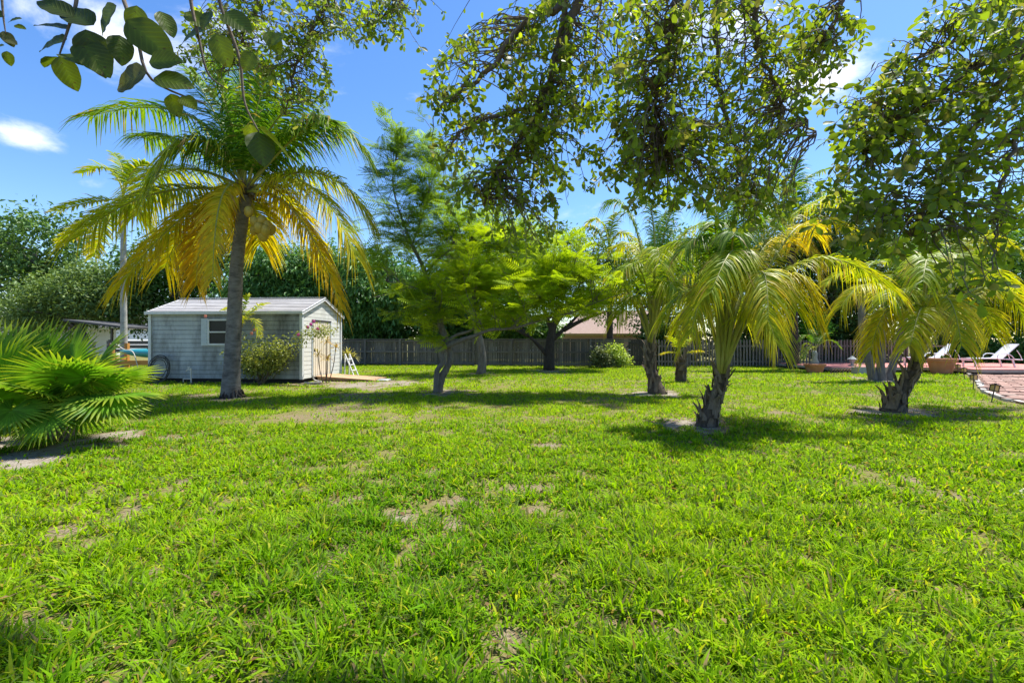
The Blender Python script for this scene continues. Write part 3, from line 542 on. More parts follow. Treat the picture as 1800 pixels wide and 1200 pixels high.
def smooth_palm(name, label, basepx, stems, crown_specs, seed, bark, kw):
    rng = np.random.default_rng(seed); b = G(*basepx); d = b[1]; root = thing(name, b, label, 'palm')
    for st in stems:
        pts = [P(x, y, d + o) for x, y, o, r in st]; pts[0][2] = -.06; c, r = ringed(pts, [q[3] for q in st], 50, .03)
        MB().add(*tube(c, r, 12)).build('trunk', M[bark], root, b, True)
    for crown, specs in crown_specs: palm_fronds(root, b, P(crown[0], crown[1], d + crown[2]), d, specs, rng, **kw)
    return root
smooth_palm('slender_palm', 'tall slender pale palm behind the fan palms at left', (219, 652), [[(219, 652, 0, .17), (218, 600, 0, .135), (217, 500, 0, .115), (217, 420, 0, .11), (217, 350, 0, .10)]],
    [((217, 352, 0), [(195, 300, 145, 305, 0, .28), (165, 355, 98, 372, -.5, .32), (160, 390, 112, 425, .5, .4), (235, 300, 262, 290, 0, .25), (185, 400, 165, 450, 1, .45), (250, 380, 275, 440, .5, .4), (265, 340, 310, 350, .5, .3), (215, 300, 200, 270, 1, .2)])], 81, 'palebark', dict(start=.22, L=.85, nl=46, w=.035, droop=.35, r0=.05, lift=.4))
smooth_palm('triple_palm', 'three stemmed grey palm beside the terracotta pot and deck', (1545, 668), [[(1538, 668, 0, .19), (1530, 645, 0, .13), (1522, 610, 0, .11), (1515, 570, 0, .11), (1515, 520, 0, .10)], [(1548, 668, -.1, .18), (1548, 640, -.1, .12), (1549, 600, -.1, .12), (1550, 540, -.1, .10)], [(1558, 668, .1, .18), (1570, 640, .1, .12), (1580, 605, .1, .11), (1588, 560, .1, .11), (1592, 510, .1, .10)]],
    [((1515, 520, 0), [(1490, 480, 1450, 500, 0, .3), (1525, 470, 1560, 460, .5, .2), (1500, 460, 1490, 430, .5, .1)]), ((1550, 540, -.1), [(1540, 500, 1510, 490, -.5, .2), (1570, 490, 1600, 480, .3, .3)]), ((1592, 510, .1), [(1620, 470, 1660, 480, .3, .3), (1590, 460, 1580, 420, .4, .1), (1570, 480, 1540, 500, .6, .3)])], 82, 'bark', dict(start=.22, L=.7, nl=40, w=.03, droop=.4, r0=.04))
smooth_palm('tall_palm', 'tall dark trunk palm rising behind the nearest palm fronds', (1394, 648), [[(1394, 648, 0, .34), (1394, 625, 0, .27), (1393, 560, 0, .24), (1392, 480, 0, .20), (1390, 420, 0, .18)]],
    [((1390, 415, 0), [(1430, 345, 1500, 345, 0, .15), (1440, 385, 1520, 420, -.5, .5), (1350, 350, 1290, 350, .3, .2), (1400, 335, 1450, 300, .6, .1), (1370, 335, 1330, 300, .5, .1), (1340, 400, 1280, 440, -.5, .4), (1420, 430, 1440, 500, -1, .75), (1395, 330, 1400, 280, .5, .05), (1445, 360, 1530, 370, 1, .3)])], 83, 'darkbark', dict(start=.18, L=1.15, nl=64, w=.032, droop=.5, r0=.06))
smooth_palm('background_palm', 'yellowish palm crown showing behind the forked dark tree', (1072, 644), [[(1072, 644, 0, .2), (1072, 560, 0, .16), (1070, 450, 0, .13)]],
    [((1070, 445, 0), [(1040, 400, 1002, 425, 0, .45), (1060, 395, 1035, 390, .5, .35), (1090, 410, 1120, 430, 0, .4), (1075, 400, 1085, 375, .5, .3), (1035, 430, 1010, 470, 0, .5)])], 84, 'darkbark', dict(start=.2, L=1.0, nl=44, w=.035, droop=.5, r0=.05))

# fan palm clump
def fan_leaf(rng, nseg=42, R=.72, spread=5.5):
    mb = MB(); col = MB()
    for k in range(nseg):
        a = (k / (nseg - 1) - .5) * spread; l = R * (1 - .22 * abs(a / (spread / 2)) ** 2) * rng.uniform(.94, 1.05); hw = R * .5 * spread / nseg * .62
        dr = np.array([math.cos(a), math.sin(a), 0]); pr = np.array([-math.sin(a), math.cos(a), 0]); st = []
        tipd = rng.uniform(.03, .22)
        for u, w in ((.03, .06), (.5, 1.0), (.78, .62), (1, .03)):
            z = -.10 * u * u - tipd * max(0, u - .55) ** 1.3 * 1.6 + .10 * (1 - abs(a) / 2.5) * u; q = dr * l * u + np.array([0, 0, z * R])
            st += [q - pr * hw * w, q + np.array([0, 0, .03 * w * R]), q + pr * hw * w]
        g = np.array([.13, .29, .02]) * rng.uniform(.75, 1.3); t = np.array([.36, .42, .03])
        cs = np.concatenate([np.tile(g, (6, 1)), np.tile(g * .5 + t * .5 * (rng.random() < .7) + g * .5 * 0, (3, 1)), np.tile(t * rng.uniform(.6, 1.3), (3, 1))])
        mb.add(np.array(st), [np.array([[3 * j + e, 3 * j + e + 1, 3 * j + e + 4, 3 * j + e + 3] for j in range(3) for e in (0, 1)])], cs)
    return mb
def fan_clump():
    rng = np.random.default_rng(91); specs = {0: [], 1: []}
    # (px,py) of the leaf hub, depth, direction of the blade (x right, y depth, z up), size
    A = [(30, 640, 6.6, (-.1, .1, 1), .8), (80, 640, 6.7, (.1, .1, 1), .8), (130, 645, 6.6, (.25, 0, 1), .75), (170, 650, 6.5, (.6, -.1, .8), .75), (190, 672, 6.4, (1, -.1, .45), .75), (200, 695, 6.2, (1, -.2, .0), .7), (180, 705, 6.0, (.8, -.4, -.35), .62), (150, 665, 6.0, (.4, -.6, .5), .65), (105, 665, 5.9, (.1, -.7, .7), .66), (60, 690, 5.8, (-.3, -.8, .4), .62), (88, 728, 5.7, (-.1, -.75, -.75), .55), (120, 690, 6.2, (.5, -.5, .6), .7), (50, 735, 5.9, (-.7, -.4, -.6), .6), (145, 715, 6.0, (.5, -.5, -.7), .55), (165, 690, 6.6, (.9, .3, .4), .7), (95, 655, 7.1, (0, .6, .9), .75), (150, 660, 7.2, (.5, .6, .7), .7)]
    B = [(-20, 650, 6.2, (-.2, 0, 1), .8), (10, 670, 6.0, (.25, -.4, .8), .7), (0, 700, 5.7, (.2, -.7, .4), .62), (20, 720, 5.6, (.3, -.7, -.6), .55), (-40, 690, 6.0, (-.6, -.3, .5), .7), (-60, 720, 5.8, (-.7, -.4, -.2), .65), (-90, 660, 6.4, (-.5, .2, .8), .8), (-30, 740, 5.7, (-.2, -.6, -.7), .55)]
    for lab, L_, b in (('large fan palm clump with spiky leaves at left edge', A, G(105, 772)), ('second fan palm cut off by the left edge of view', B, G(-30, 778))):
        root = thing('fan_palm', b, lab, 'palm', 'fan palms at the left edge')
        MB().add(*tube([b + [0, 0, -.05], b + [.02, 0, .18], b + [0, .03, .38]], [.17, .15, .11], 12)).build('stump_trunk', M['boot'], root, b, True)
        for px, py, d, dr, R in L_:
            hub = P(px, py, d); hub[2] = max(hub[2], .25); m = fan_leaf(rng, 44, R * .9); dr = nrm(np.array(dr, float)); 
            upv = nrm(np.array([0, 0, 1.0]) - dr * dr[2] + np.array([0, -.55, .1]) * (abs(dr[2]) > .6)); X, Y, Z = frames(dr[None], upv[None]); V = np.concatenate(m.V); V = V[:, :1] * X + V[:, 1:2] * Y + V[:, 2:3] * Z + hub; m.V = [V]
            f = m.build('fan_leaf', M['palm'], root, b); s0 = b + np.array([rng.uniform(-.06, .06), rng.uniform(-.06, .06), .3])
            MB().add(*tube(spline([s0, (s0 + hub) / 2 + [0, 0, .12], hub + dr * .04], 8), np.linspace(.018, .009, 8), 5)).build('leaf_stalk', M['rachis'], f, b, True)
fan_clump()

# ---------------------------------------------------------------- shed
M['siding'] = surf('siding_shaded_front', (.29, .33, .355), (.42, .46, .475), 2.2, .6, (.8, .8, .35), .12, 60, c3=(.10, .102, .095), s3=1.5, t3=(.40, .68), spec=.25)  # front boards: the wall's bluish shade is put into the colour, plus real stains
M['gable'] = surf('siding_sunlit_gable', (.55, .55, .50), (.66, .66, .62), 2.5, .6, (1, 1, .4), .12, 60, c3=(.36, .35, .28), s3=1.6, t3=(.55, .8))  # same siding on the gable, its sunlit paler tone put into the colour
M['trim'] = surf('shed_trim', (.50, .52, .52), (.64, .66, .66), 5, .5, bump=.1)
M['shingle'] = surf('roof_sheet', (.33, .32, .31), (.48, .46, .45), 3.0, .75, (.6, 2, 2), .35, 50, c3=(.24, .22, .21), s3=1.0, t3=(.48, .75), objrand=.07)
M['door'] = surf('shed_door', (.62, .55, .41), (.70, .64, .52), 3, .55, (2, 2, .5), .1, 60)
M['dark'] = surf('dark_gap', (.02, .02, .02), (.03, .03, .03), 5, .9, bump=0)
M['glass'] = surf('window_glass', (.02, .024, .028), (.035, .04, .045), 2, .12, bump=0, spec=.08)
M['white'] = surf('white_paint', (.68, .68, .68), (.78, .78, .78), 6, .45, bump=.05)
M['shutter'] = surf('shutter_paint', (.40, .46, .50), (.48, .54, .57), 6, .6, bump=.08)
M['rampwood'] = surf('ramp_wood', (.36, .22, .12), (.48, .32, .19), 4, .85, (1, 6, 1), .3, 40, objrand=.12)
def shed():
    b = np.array([SHED_A[0], SHED_A[1], 0]); root = thing('garden_shed', b, 'weathered pale clapboard garden shed with low pitched roof', 'shed', rz=ROT)
    L_, W_ = SHED_L, SHED_W; z0, ze, zr = .14, 2.40, 2.95; nC_ = 15; h = (ze - z0) / nC_
    MB().add(*box((L_ / 2, W_ / 2, (z0 + ze) / 2), (L_ - .06, W_ - .06, ze - z0))).add(np.array([[L_ - .05, .04, ze - .01], [L_ - .05, W_ - .04, ze - .01], [L_ - .05, W_ / 2, zr - .06], [.05, .04, ze - .01], [.05, W_ - .04, ze - .01], [.05, W_ / 2, zr - .06]]), [np.array([[0, 1, 2], [5, 4, 3]])]).build('wall_core', M['dark'], root)
    MB().add(*box((L_ / 2, W_ / 2, .07), (L_ - .2, W_ - .2, .14))).build('skid_base', M['dark'], root)
    def plank(x0, x1, z, side, hh, top=None):
        # wedge section, bottom proud; side 'f' runs along x at y=0, 'g' along y at x=L
        t0, t1 = .018, .014; xa, xb = top if top else (x0, x1)
        pts = [(x0, -t0, z), (x1, -t0, z), (x1, .03, z), (x0, .03, z), (xa, -t1, z + hh), (xb, -t1, z + hh), (xb, .03, z + hh), (xa, .03, z + hh)]
        V = np.array(pts)
        if side == 'g': V = np.stack([L_ - V[:, 1], V[:, 0], V[:, 2]], -1)
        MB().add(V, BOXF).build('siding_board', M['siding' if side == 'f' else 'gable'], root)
    for i in range(nC_): plank(.04, L_ - .04, z0 + i * h, 'f', h - .011)
    for i in range(nC_):
        z = z0 + i * h
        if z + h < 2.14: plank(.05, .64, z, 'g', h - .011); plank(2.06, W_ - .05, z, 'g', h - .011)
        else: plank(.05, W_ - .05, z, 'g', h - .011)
    sl = (W_ / 2) / (zr - ze); z = ze; k = 0
    while z < zr - .06:
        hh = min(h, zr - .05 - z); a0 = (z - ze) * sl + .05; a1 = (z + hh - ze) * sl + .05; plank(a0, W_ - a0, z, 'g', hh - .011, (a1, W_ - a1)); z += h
    for x, y in ((0, 0), (L_, 0), (L_, W_)):
        MB().add(*box((x + (.0 if x == 0 else -.0), y, (z0 + ze) / 2), (.10, .10, ze - z0 + .02))).build('corner_post', M['trim'], root)
    # roof: overlapping courses on both slopes
    ov = .14; s = np.array([0, W_ / 2 + ov, (zr - ze) * (1 + ov / (W_ / 2))]); nr = 9
    for sg in (0, 1):
        roof = MB()
        for i in range(nr):
            t0, t1 = i / nr, (i + 1.12) / nr; t1 = min(t1, 1.0)
            def pt(x, t, dz): 
                y = -ov + s[1] * t; y = y if sg == 0 else W_ - y; return (x, y, ze - (zr - ze) * ov / (W_ / 2) + s[2] * t + dz)
            x0, x1 = -.10, L_ + .12; V = [pt(x0, t0, .035), pt(x1, t0, .035), pt(x1, t1, .025), pt(x0, t1, .025), pt(x0, t0, .055), pt(x1, t0, .055), pt(x1, t1, .034), pt(x0, t1, .034)]
            MB().add(np.array(V), BOXF).build('roof_course', M['shingle'], root)
    for px, nm in ((L_ + .09, 'rake_trim'), (-.09, 'rake_trim')):
        for sg in (0, 1):
            y0 = -ov if sg == 0 else W_ + ov; a = np.array([px, y0, ze - .055]); e = np.array([px, W_ / 2, zr + .0]); MB().add(*bar(a, e, .03, .10)).build(nm, M['white'], root)
    MB().add(*box((L_ / 2 + .01, -ov - .012, ze - .03), (L_ + .2, .03, .10))).build('eave_fascia', M['trim'], root)
    MB().add(*bar((-.1, W_ / 2, zr + .062), (L_ + .1, W_ / 2, zr + .062), .16, .02)).build('ridge_cap', M['trim'], root)
    # door
    dr = MB().add(*box((L_ - .005, 1.35, 1.13), (.05, 1.34, 1.96))).build('door', M['door'], root)
    for i in range(9): MB().add(*box((L_ + .025, .76 + i * .1475, 1.13), (.012, .025, 1.9))).build('door_batten', M['door'], dr)
    MB().add(*box((L_ + .035, .80, 1.1), (.05, .03, .12))).build('door_handle', M['dark'], dr)
    for y in (.66, 2.04): MB().add(*box((L_ + .012, y, 1.13), (.06, .05, 1.98))).build('door_frame', M['shutter'], root)
    MB().add(*box((L_ + .012, 1.35, 2.145), (.06, 1.43, .05))).build('door_frame', M['dark'], root)
    # window with shutters (front wall)
    xw = 2.50; w = MB()
    for cx, cz, sx, sz in ((xw, 2.13, .74, .05), (xw, 1.30, .74, .06), (xw - .35, 1.715, .05, .78), (xw + .35, 1.715, .05, .78), (xw, 1.72, .66, .045)): w.add(*box((cx, -.05, cz), (sx, .07, sz)))
    wf = w.build('window_frame', M['trim'], root); MB().add(*box((xw, -.036, 1.715), (.66, .012, .80))).build('window_pane', M['glass'], wf)
    for sx in (-1, 1):
        sh = MB().add(*box((xw + sx * .50, -.05, 1.72), (.24, .03, .92))).build('shutter', M['shutter'], root)
        for i in range(8): MB().add(*box((xw + sx * .50, -.068, 1.36 + i * .102), (.18, .02, .05))).build('louvre', M['shutter'], sh)
    return root
shed()
def at_shed(lx, ly, z=0):
    c, s = math.cos(ROT), math.sin(ROT); return np.array([SHED_A[0] + lx * c - ly * s, SHED_A[1] + lx * s + ly * c, z])
def ramp():
    b = at_shed(SHED_L + .08, 1.35); root = thing('wooden_ramp', b, 'plank ramp leading down from the shed door', 'ramp', rz=ROT)
    for i in range(9): MB().add(*bar((.02, -.56 + i * .14, .17), (2.15, -.56 + i * .14, .04), .132, .035)).build('plank', M['rampwood'], root)
    for y in (-.5, .5): MB().add(*bar((.05, y, .10), (1.7, y, .02), .05, .08)).build('bearer', M['rampwood'], root)
    o = MB().add(*box((2.34, -.2, .03), (.34, .5, .04))).build('stepping_slab', M['white'], None); o.location = b; o.rotation_euler = (0, 0, ROT); tag(o, 'pale flat slab at the foot of the shed ramp', 'slab')
ramp()
M['hose'] = surf('hose_rubber', (.035, .035, .035), (.09, .09, .085), 10, .6, bump=.1); M['pvc'] = surf('pvc_pipe', (.55, .52, .45), (.66, .63, .56), 8, .5, bump=0)
def hose():
    rng = np.random.default_rng(5); b = at_shed(.42, -.14); mb = MB(); pts = []
    for k in range(5):
        R = .42 + rng.uniform(-.13, .08); ox, oz = rng.normal(0, .035), rng.uniform(-.02, .05)
        for a in np.linspace(0, 2 * math.pi, 30)[:-1]:
            z = .45 + oz + R * math.sin(a); pts.append([.012 * k + ox + R * .82 * math.cos(a) + .03 * rng.normal() * .3 + .12, -.16 + .13 * z - .018 * k, max(.012, z + .012)])
    mb.add(*tube(np.array(pts), .013, 6)); o = mb.build('garden_hose', M['hose'], None, smooth=True); o.location = b; o.rotation_euler = (0, 0, ROT); tag(o, 'coiled dark garden hose leaning against the shed wall', 'hose')
    b = at_shed(1.65, -.22); r = thing('water_tap', b, 'pale standpipe tap by the shed wall beside the hose', 'tap', rz=ROT)
    MB().add(*tube([[0, 0, -.05], [0, 0, .5]], .02, 8)).add(*tube([[-.28, 0, -.05], [-.28, 0, .14], [0, 0, .14]], .016, 8)).build('pipe', M['pvc'], r)
    MB().add(*tube([[0, 0, .46], [-.1, -.03, .46], [-.15, -.04, .40]], .02, 8)).build('spout', M['pvc'], r); MB().add(*box((-.06, -.03, .53), (.09, .02, .02))).add(*tube([[-.06, -.03, .47], [-.06, -.03, .53]], .008, 6)).build('tap_handle', M['pvc'], r)
    b = at_shed(SHED_L + .1, 3.0); r = thing('folding_frame', b, 'white folding frame leaning at the back corner of the shed', 'frame', rz=ROT)
    for y in (0, .42):
        MB().add(*bar((.05, y, .9), (.42, y, .02), .05, .035)).build('leg', M['white'], r); MB().add(*bar((.05, y + .03, .9), (.02, y + .03, .02), .05, .035)).build('leg', M['white'], r)
    for t in (.25, .5, .75): MB().add(*bar((.05 + .37 * t, 0, .9 - .88 * t), (.05 + .37 * t, .42, .9 - .88 * t), .09, .025)).build('rung', M['white'], r)
    b = at_shed(SHED_L + .15, -.1); o = MB().add(*tube(spline([[0, 0, .03], [.35, -.1, .03], [.5, .15, .05], [.25, .2, .1], [.2, .1, .3]], 16), .022, 7)).build('loose_pipe', M['pvc'], None, smooth=True); o.location = b; tag(o, 'bent pale pipe lying by the front corner of the shed', 'pipe')
hose()
# ---- plants round the shed
def flower_bush():
    rng = np.random.default_rng(101); b = at_shed(4.35, -.55); d = b[1]; root = thing('flowering_bush', b, 'sparse flowering shrub with pink blooms at the shed corner', 'shrub')
    ends = []; wood = MB()
    for k in range(20):
        a = rng.uniform(0, 6.28); h = rng.uniform(.7, 1.55); r = rng.uniform(.25, 1.0); e = b + [math.cos(a) * r, math.sin(a) * r * .5, h]; c = spline([b + [0, 0, -.03], b + [math.cos(a) * r * .35, math.sin(a) * r * .2, h * .35], e], 9); c[1:] += rng.normal(0, .02, (8, 3)); wood.add(*tube(c, np.linspace(.016, .004, 9), 5)); ends += [c[5], c[6], c[7], c[8]]
    c = spline([b + [.4, -.1, .2], b + [1.0, 0, 1.0], b + [1.35, .05, 1.6], b + [2.1, 0, 1.75]], 12); wood.add(*tube(c, np.linspace(.014, .004, 12), 5)); ends += list(c[6:]) + list(c[9:])
    wood.build('stems', M['twig'], root, b); mb = MB(); leaves(mb, rng, np.array(ends), 60, .15, .085, .5, (.12, .17, .03), (.36, .40, .08), .2); stuff(mb.build('foliage', M['leaf'], root, b))
    for x, y in ((547, 570), (552, 565), (541, 575), (525, 588), (559, 578), (443, 586), (448, 580), (362, 556)):
        p = P(x, y, d - .05); f = MB()
        for k in range(6):
            a = k * 1.047; X, Y, Z = frames(np.array([[math.cos(a), -.5, math.sin(a)]]), np.array([[0, -1.0, .2]])); f.add(*place(RH, RHF, p[None], X, Y, Z, np.array([[.075, .06, .06]]), np.array([[.62, .12, .36] if x > 500 else [.7, .3, .2]])))
        f.build('blossom', M['flower'], root, b)
flower_bush()
def spiky(name, label, b, stems, rng, c1, c2, cat='plant', L=.35, nl=26, w=.035):
    root = thing(name, b, label, cat)
    for sx, sy, h in stems:
        top = b + [sx, sy, h]; MB().add(*tube(spline([b + [sx * .3, sy * .3, -.03], b + [sx * .8, sy * .8, h * .5], top], 6), np.linspace(.018, .012, 6), 6)).build('stem', M['twig'], root, b)
        mb = MB(); n = nl; az = rng.uniform(0, 6.28, n); el = rng.uniform(-.3, 1.3, n); dd = np.stack([np.cos(az) * np.cos(el), np.sin(az) * np.cos(el), np.sin(el)], -1); wv = nrm(np.cross(dd, [0, 0, 1.0])); l = (L * rng.uniform(.7, 1.2, n))[:, None]; p0 = top - np.array([0, 0, .1]) * rng.random((n, 1))
        m1 = p0 + dd * l * .5; t = p0 + dd * l - np.array([0, 0, .3]) * l; V = np.stack([p0 - wv * w * .3, p0 + wv * w * .3, m1 + wv * w * .5, m1 - wv * w * .5, t], 1).reshape(-1, 3); i = np.arange(n) * 5; q = rng.random((n, 1))
        mb.add(V, [np.stack([i, i + 1, i + 2, i + 3], -1), np.stack([i + 3, i + 2, i + 4], -1)], np.repeat(np.array(c1) * (1 - q) + np.array(c2) * q, 5, 0)); stuff(mb.build('leaf_rosette', M['leaf'], root, b))
    return root
rg = np.random.default_rng(111)
spiky('ti_plant', 'thin stemmed spiky plant with orange yellow leaves by the ramp', at_shed(SHED_L + .75, .15), [(-.25, 0, 1.0), (0, .1, 1.45), (.12, -.1, .85), (.35, 0, 1.25)], rg, (.40, .22, .04), (.42, .40, .08))
spiky('croton_plant', 'variegated spiky yellow plant in front of the fence corner', G(618, 643) + [0, -.6, 0], [(0, 0, .75), (.25, 0, .6), (-.2, .1, .55)], rg, (.30, .28, .08), (.52, .50, .14), L=.6, nl=34, w=.06)
def areca():
    rng = np.random.default_rng(112); b = at_shed(3.25, -.5); root = thing('areca_palm', b, 'small yellow green areca palm behind the coconut trunk', 'palm'); d = b[1]
    MB().add(*tube([b + [0, 0, -.05], b + [.02, 0, .8], b + [0, 0, 1.75]], [.05, .04, .03], 8)).build('trunk', M['boot'], root, b, True)
    palm_fronds(root, b, b + np.array([0, 0, 1.7]), d, [(445, 545, 470, 533, -.2, .38), (440, 560, 455, 590, -.3, .42), (415, 545, 395, 545, .1, .38), (430, 540, 435, 520, 0, .3), (420, 560, 405, 585, -.2, .45)], rng, start=.25, L=.32, nl=22, w=.02, droop=.3, r0=.015)
areca()

# ---------------------------------------------------------------- fences
M['fence'] = surf('weathered_fence_wood', (.085, .078, .070), (.19, .175, .158), 5, .95, (6, 6, .7), .5, 25, objrand=.28, c3=(.055, .055, .045), s3=.5, t3=(.5, .8))
M['rail'] = surf('weathered_rail_wood', (.10, .092, .082), (.20, .185, .165), 6, .95, (1, 1, 6), .4, 25, objrand=.15)
M['picket'] = surf('picket_wood', (.10, .085, .065), (.22, .19, .15), 5, .95, (6, 6, .7), .5, 25, objrand=.28)
FA, FB = np.array([-21.0, 28.9]), np.array([6.3, 25.0])
def fence():
    rng = np.random.default_rng(121); b = np.array([FA[0], FA[1], 0]); u = nrm(FB - FA); n = np.array([-u[1], u[0]]); Ln = np.linalg.norm(FB - FA); ang = math.atan2(u[1], u[0]); H = 1.52
    root = thing('board_fence', b, 'weathered grey board fence with rails along the back of the lawn', 'fence', rz=ang)
    wbd = .14; N = int(Ln / wbd); 
    v = []
    for k in range(4): v.append(MB().add(*box((0, 0, H / 2 + .02), (.131, .02, H - .04 + .012 * k))).mesh('board', M['fence']))
    start = 74  # boards behind the shed and trees are out of view
    for i in range(start, N):
        o = link('board', v[rng.integers(4)], root); o.location = (i * wbd + .07, .03 + rng.uniform(-.004, .004), rng.uniform(-.012, .012)); o.rotation_euler = (0, rng.normal(0, .006), rng.normal(0, .01))
    pm = MB().add(*box((0, 0, H / 2), (.10, .10, H))).add(*box((0, 0, H + .012), (.12, .12, .024))).mesh('post', M['rail']); rm = MB().add(*box((0, 0, 0), (2.17, .045, .09))).mesh('rail', M['rail'])
    for x in np.arange(10.2, Ln + .1, 2.2):
        o = link('post', pm, root); o.location = (x, -.09, 0); o.rotation_euler = (0, rng.normal(0, .008), 0)
        if x + 2.2 < Ln + .3:
            for z in (.14, .80, H - .09): o = link('rail', rm, root); o.location = (x + 1.1, -.035, z); o.rotation_euler = (0, rng.normal(0, .003), 0)
    cm = MB().add(*box((0, 0, 0), (2.2, .15, .03))).mesh('cap_rail', M['rail'])
    for x in np.arange(10.2, Ln - .5, 2.2): o = link('cap_rail', cm, root); o.location = (x + 1.1, -.01, H + .022)
fence()
def picket_fence():
    rng = np.random.default_rng(122); x0, x1, y, H = 7.25, 22.5, 24.9, 1.5; b = np.array([x0, y, 0]); root = thing('picket_fence', b, 'dark gapped picket fence running right behind the palms', 'fence')
    pm = MB().add(np.array([[-.047, -.01, .06], [.047, -.01, .06], [.047, -.01, H - .05], [.0, -.01, H], [-.047, -.01, H - .05], [-.047, .01, .06], [.047, .01, .06], [.047, .01, H - .05], [0, .01, H], [-.047, .01, H - .05]]), [np.array([[0, 1, 2, 3, 4], [9, 8, 7, 6, 5]]), np.array([[1, 0, 5, 6], [2, 1, 6, 7], [3, 2, 7, 8], [4, 3, 8, 9], [0, 4, 9, 5]])]).mesh('picket', M['picket'])
    for x in np.arange(.1, x1 - x0, .172):
        o = link('picket', pm, root); o.location = (x, 0, rng.uniform(-.02, .02)); o.rotation_euler = (0, rng.normal(0, .01), 0)
    for x in np.arange(0, x1 - x0, 2.4):
        MB().add(*box((x, .08, H / 2), (.1, .1, H))).build('post', M['picket'], root)
        for z in (.3, 1.15): MB().add(*box((x + 1.2, .035, z), (2.38, .04, .09))).build('rail', M['picket'], root)
    b = np.array([6.35, 24.95, 0]); g = thing('fence_gate', b, 'dark wooden gate between the board fence and picket fence', 'gate')
    for i in range(6): MB().add(*box((.09 + i * .14, 0, .8), (.125, .025, 1.42))).build('board', M['darkwood'], g)
    for z in (.35, 1.3): MB().add(*box((.44, -.03, z), (.84, .03, .1))).build('rail', M['darkwood'], g)
    MB().add(*box((.07, -.06, .95), (.12, .03, .04))).build('latch', M['white'], g)
M['darkwood'] = surf('dark_gate_wood', (.035, .03, .025), (.07, .06, .05), 6, .9, (6, 6, .7), .4, 25, objrand=.2)
picket_fence()

# ---------------------------------------------------------------- neighbouring buildings
M['peach'] = surf('peach_stucco', (.56, .40, .32), (.62, .46, .38), 4, .9, bump=.15); M['wwall'] = surf('white_stucco', (.66, .67, .69), (.74, .75, .76), 4, .9, bump=.1)
M['pinktile'] = surf('pink_roof_tile', (.27, .19, .155), (.36, .27, .23), 6, .95, (1, 1, 4), .3, 20); M['roofdk'] = surf('dark_roof', (.05, .052, .055), (.09, .092, .095), 5, .95, bump=.3); M['tan'] = surf('tan_render', (.36, .33, .27), (.44, .41, .34), 5, .9, bump=.2); M['ochre'] = surf('ochre_fascia', (.48, .31, .08), (.55, .38, .12), 5, .6, bump=.05)
def house(name, label, c, sx, sy, h, rise, wall, roof, wins, fascia):
    b = np.array([c[0], c[1], 0]); root = thing(name, b, label, 'house'); MB().add(*box((0, 0, h / 2), (sx, sy, h))).build('wall', M[wall], root); o = .45
    V = np.array([[-sx / 2 - o, -sy / 2 - o, h], [sx / 2 + o, -sy / 2 - o, h], [sx / 2 + o, sy / 2 + o, h], [-sx / 2 - o, sy / 2 + o, h], [-sx / 2 + sy / 3, 0, h + rise], [sx / 2 - sy / 3, 0, h + rise]])
    MB().add(V, [np.array([[0, 1, 5, 4], [2, 3, 4, 5]]), np.array([[1, 2, 5], [3, 0, 4]]), np.array([[3, 2, 1, 0]])]).build('roof', M[roof], root)
    MB().add(*box((0, -sy / 2 - o + .02, h - .08), (sx + 2 * o, .04, .2))).build('fascia', M[fascia], root)
    for x in wins:
        f = MB().add(*box((x, -sy / 2 - .02, h * .55), (1.3, .06, 1.2))).build('window', M['white'], root); MB().add(*box((x, -sy / 2 - .055, h * .55), (1.14, .02, 1.04))).build('pane', M['glass'], f)
house('neighbour_house', 'peach stucco house showing over the fence behind the dark tree', (8.6, 36), 9.5, 6, 1.95, 1.9, 'peach', 'pinktile', (), 'ochre')
house('neighbour_house', 'white house glimpsed beyond the trees at far left', (-47, 50), 14, 8, 2.8, 1.6, 'wwall', 'roofdk', (-3, 3), 'white')
house('neighbour_house', 'white house glimpsed beyond the fence behind the feathery tree', (-2.2, 41), 11, 6, 2.6, 1.4, 'wwall', 'roofdk', (-3, 2), 'white')
for i, (px, rx, lab) in enumerate([(660, 80, 'low leafy understorey behind the fence left of the feathery tree'), (800, 80, 'low leafy understorey behind the fence at the pale trunk'), (920, 60, 'low leafy understorey behind the fence at the forked trunk')]):
    ptree('boundary_shrub', lab, px, 30.5, [(px, 575, rx, 24, 0), (px + 20, 590, rx, 20, 0)], .08, 110, 55, .2, .42, DK, (.07, .14, .02), 171 + i, sig=.32, nlimb=4)['category'] = 'shrub'
for i, (px, rx, lab) in enumerate([(1180, 60, 'dark hedge behind the picket fence left of the nearest palm'), (1320, 80, 'dark hedge behind the picket fence right of the nearest palm'), (1500, 90, 'dark hedge behind the picket fence by the cycad')]):
    ptree('hedge', lab, px, 27, [(px, 590, rx, 36, 0), (px, 620, rx, 24, 0)], .08, 170, 55, .18, .45, (.012, .03, .008), (.045, .09, .014), 181 + i, sig=.3, nlimb=4)['category'] = 'hedge'
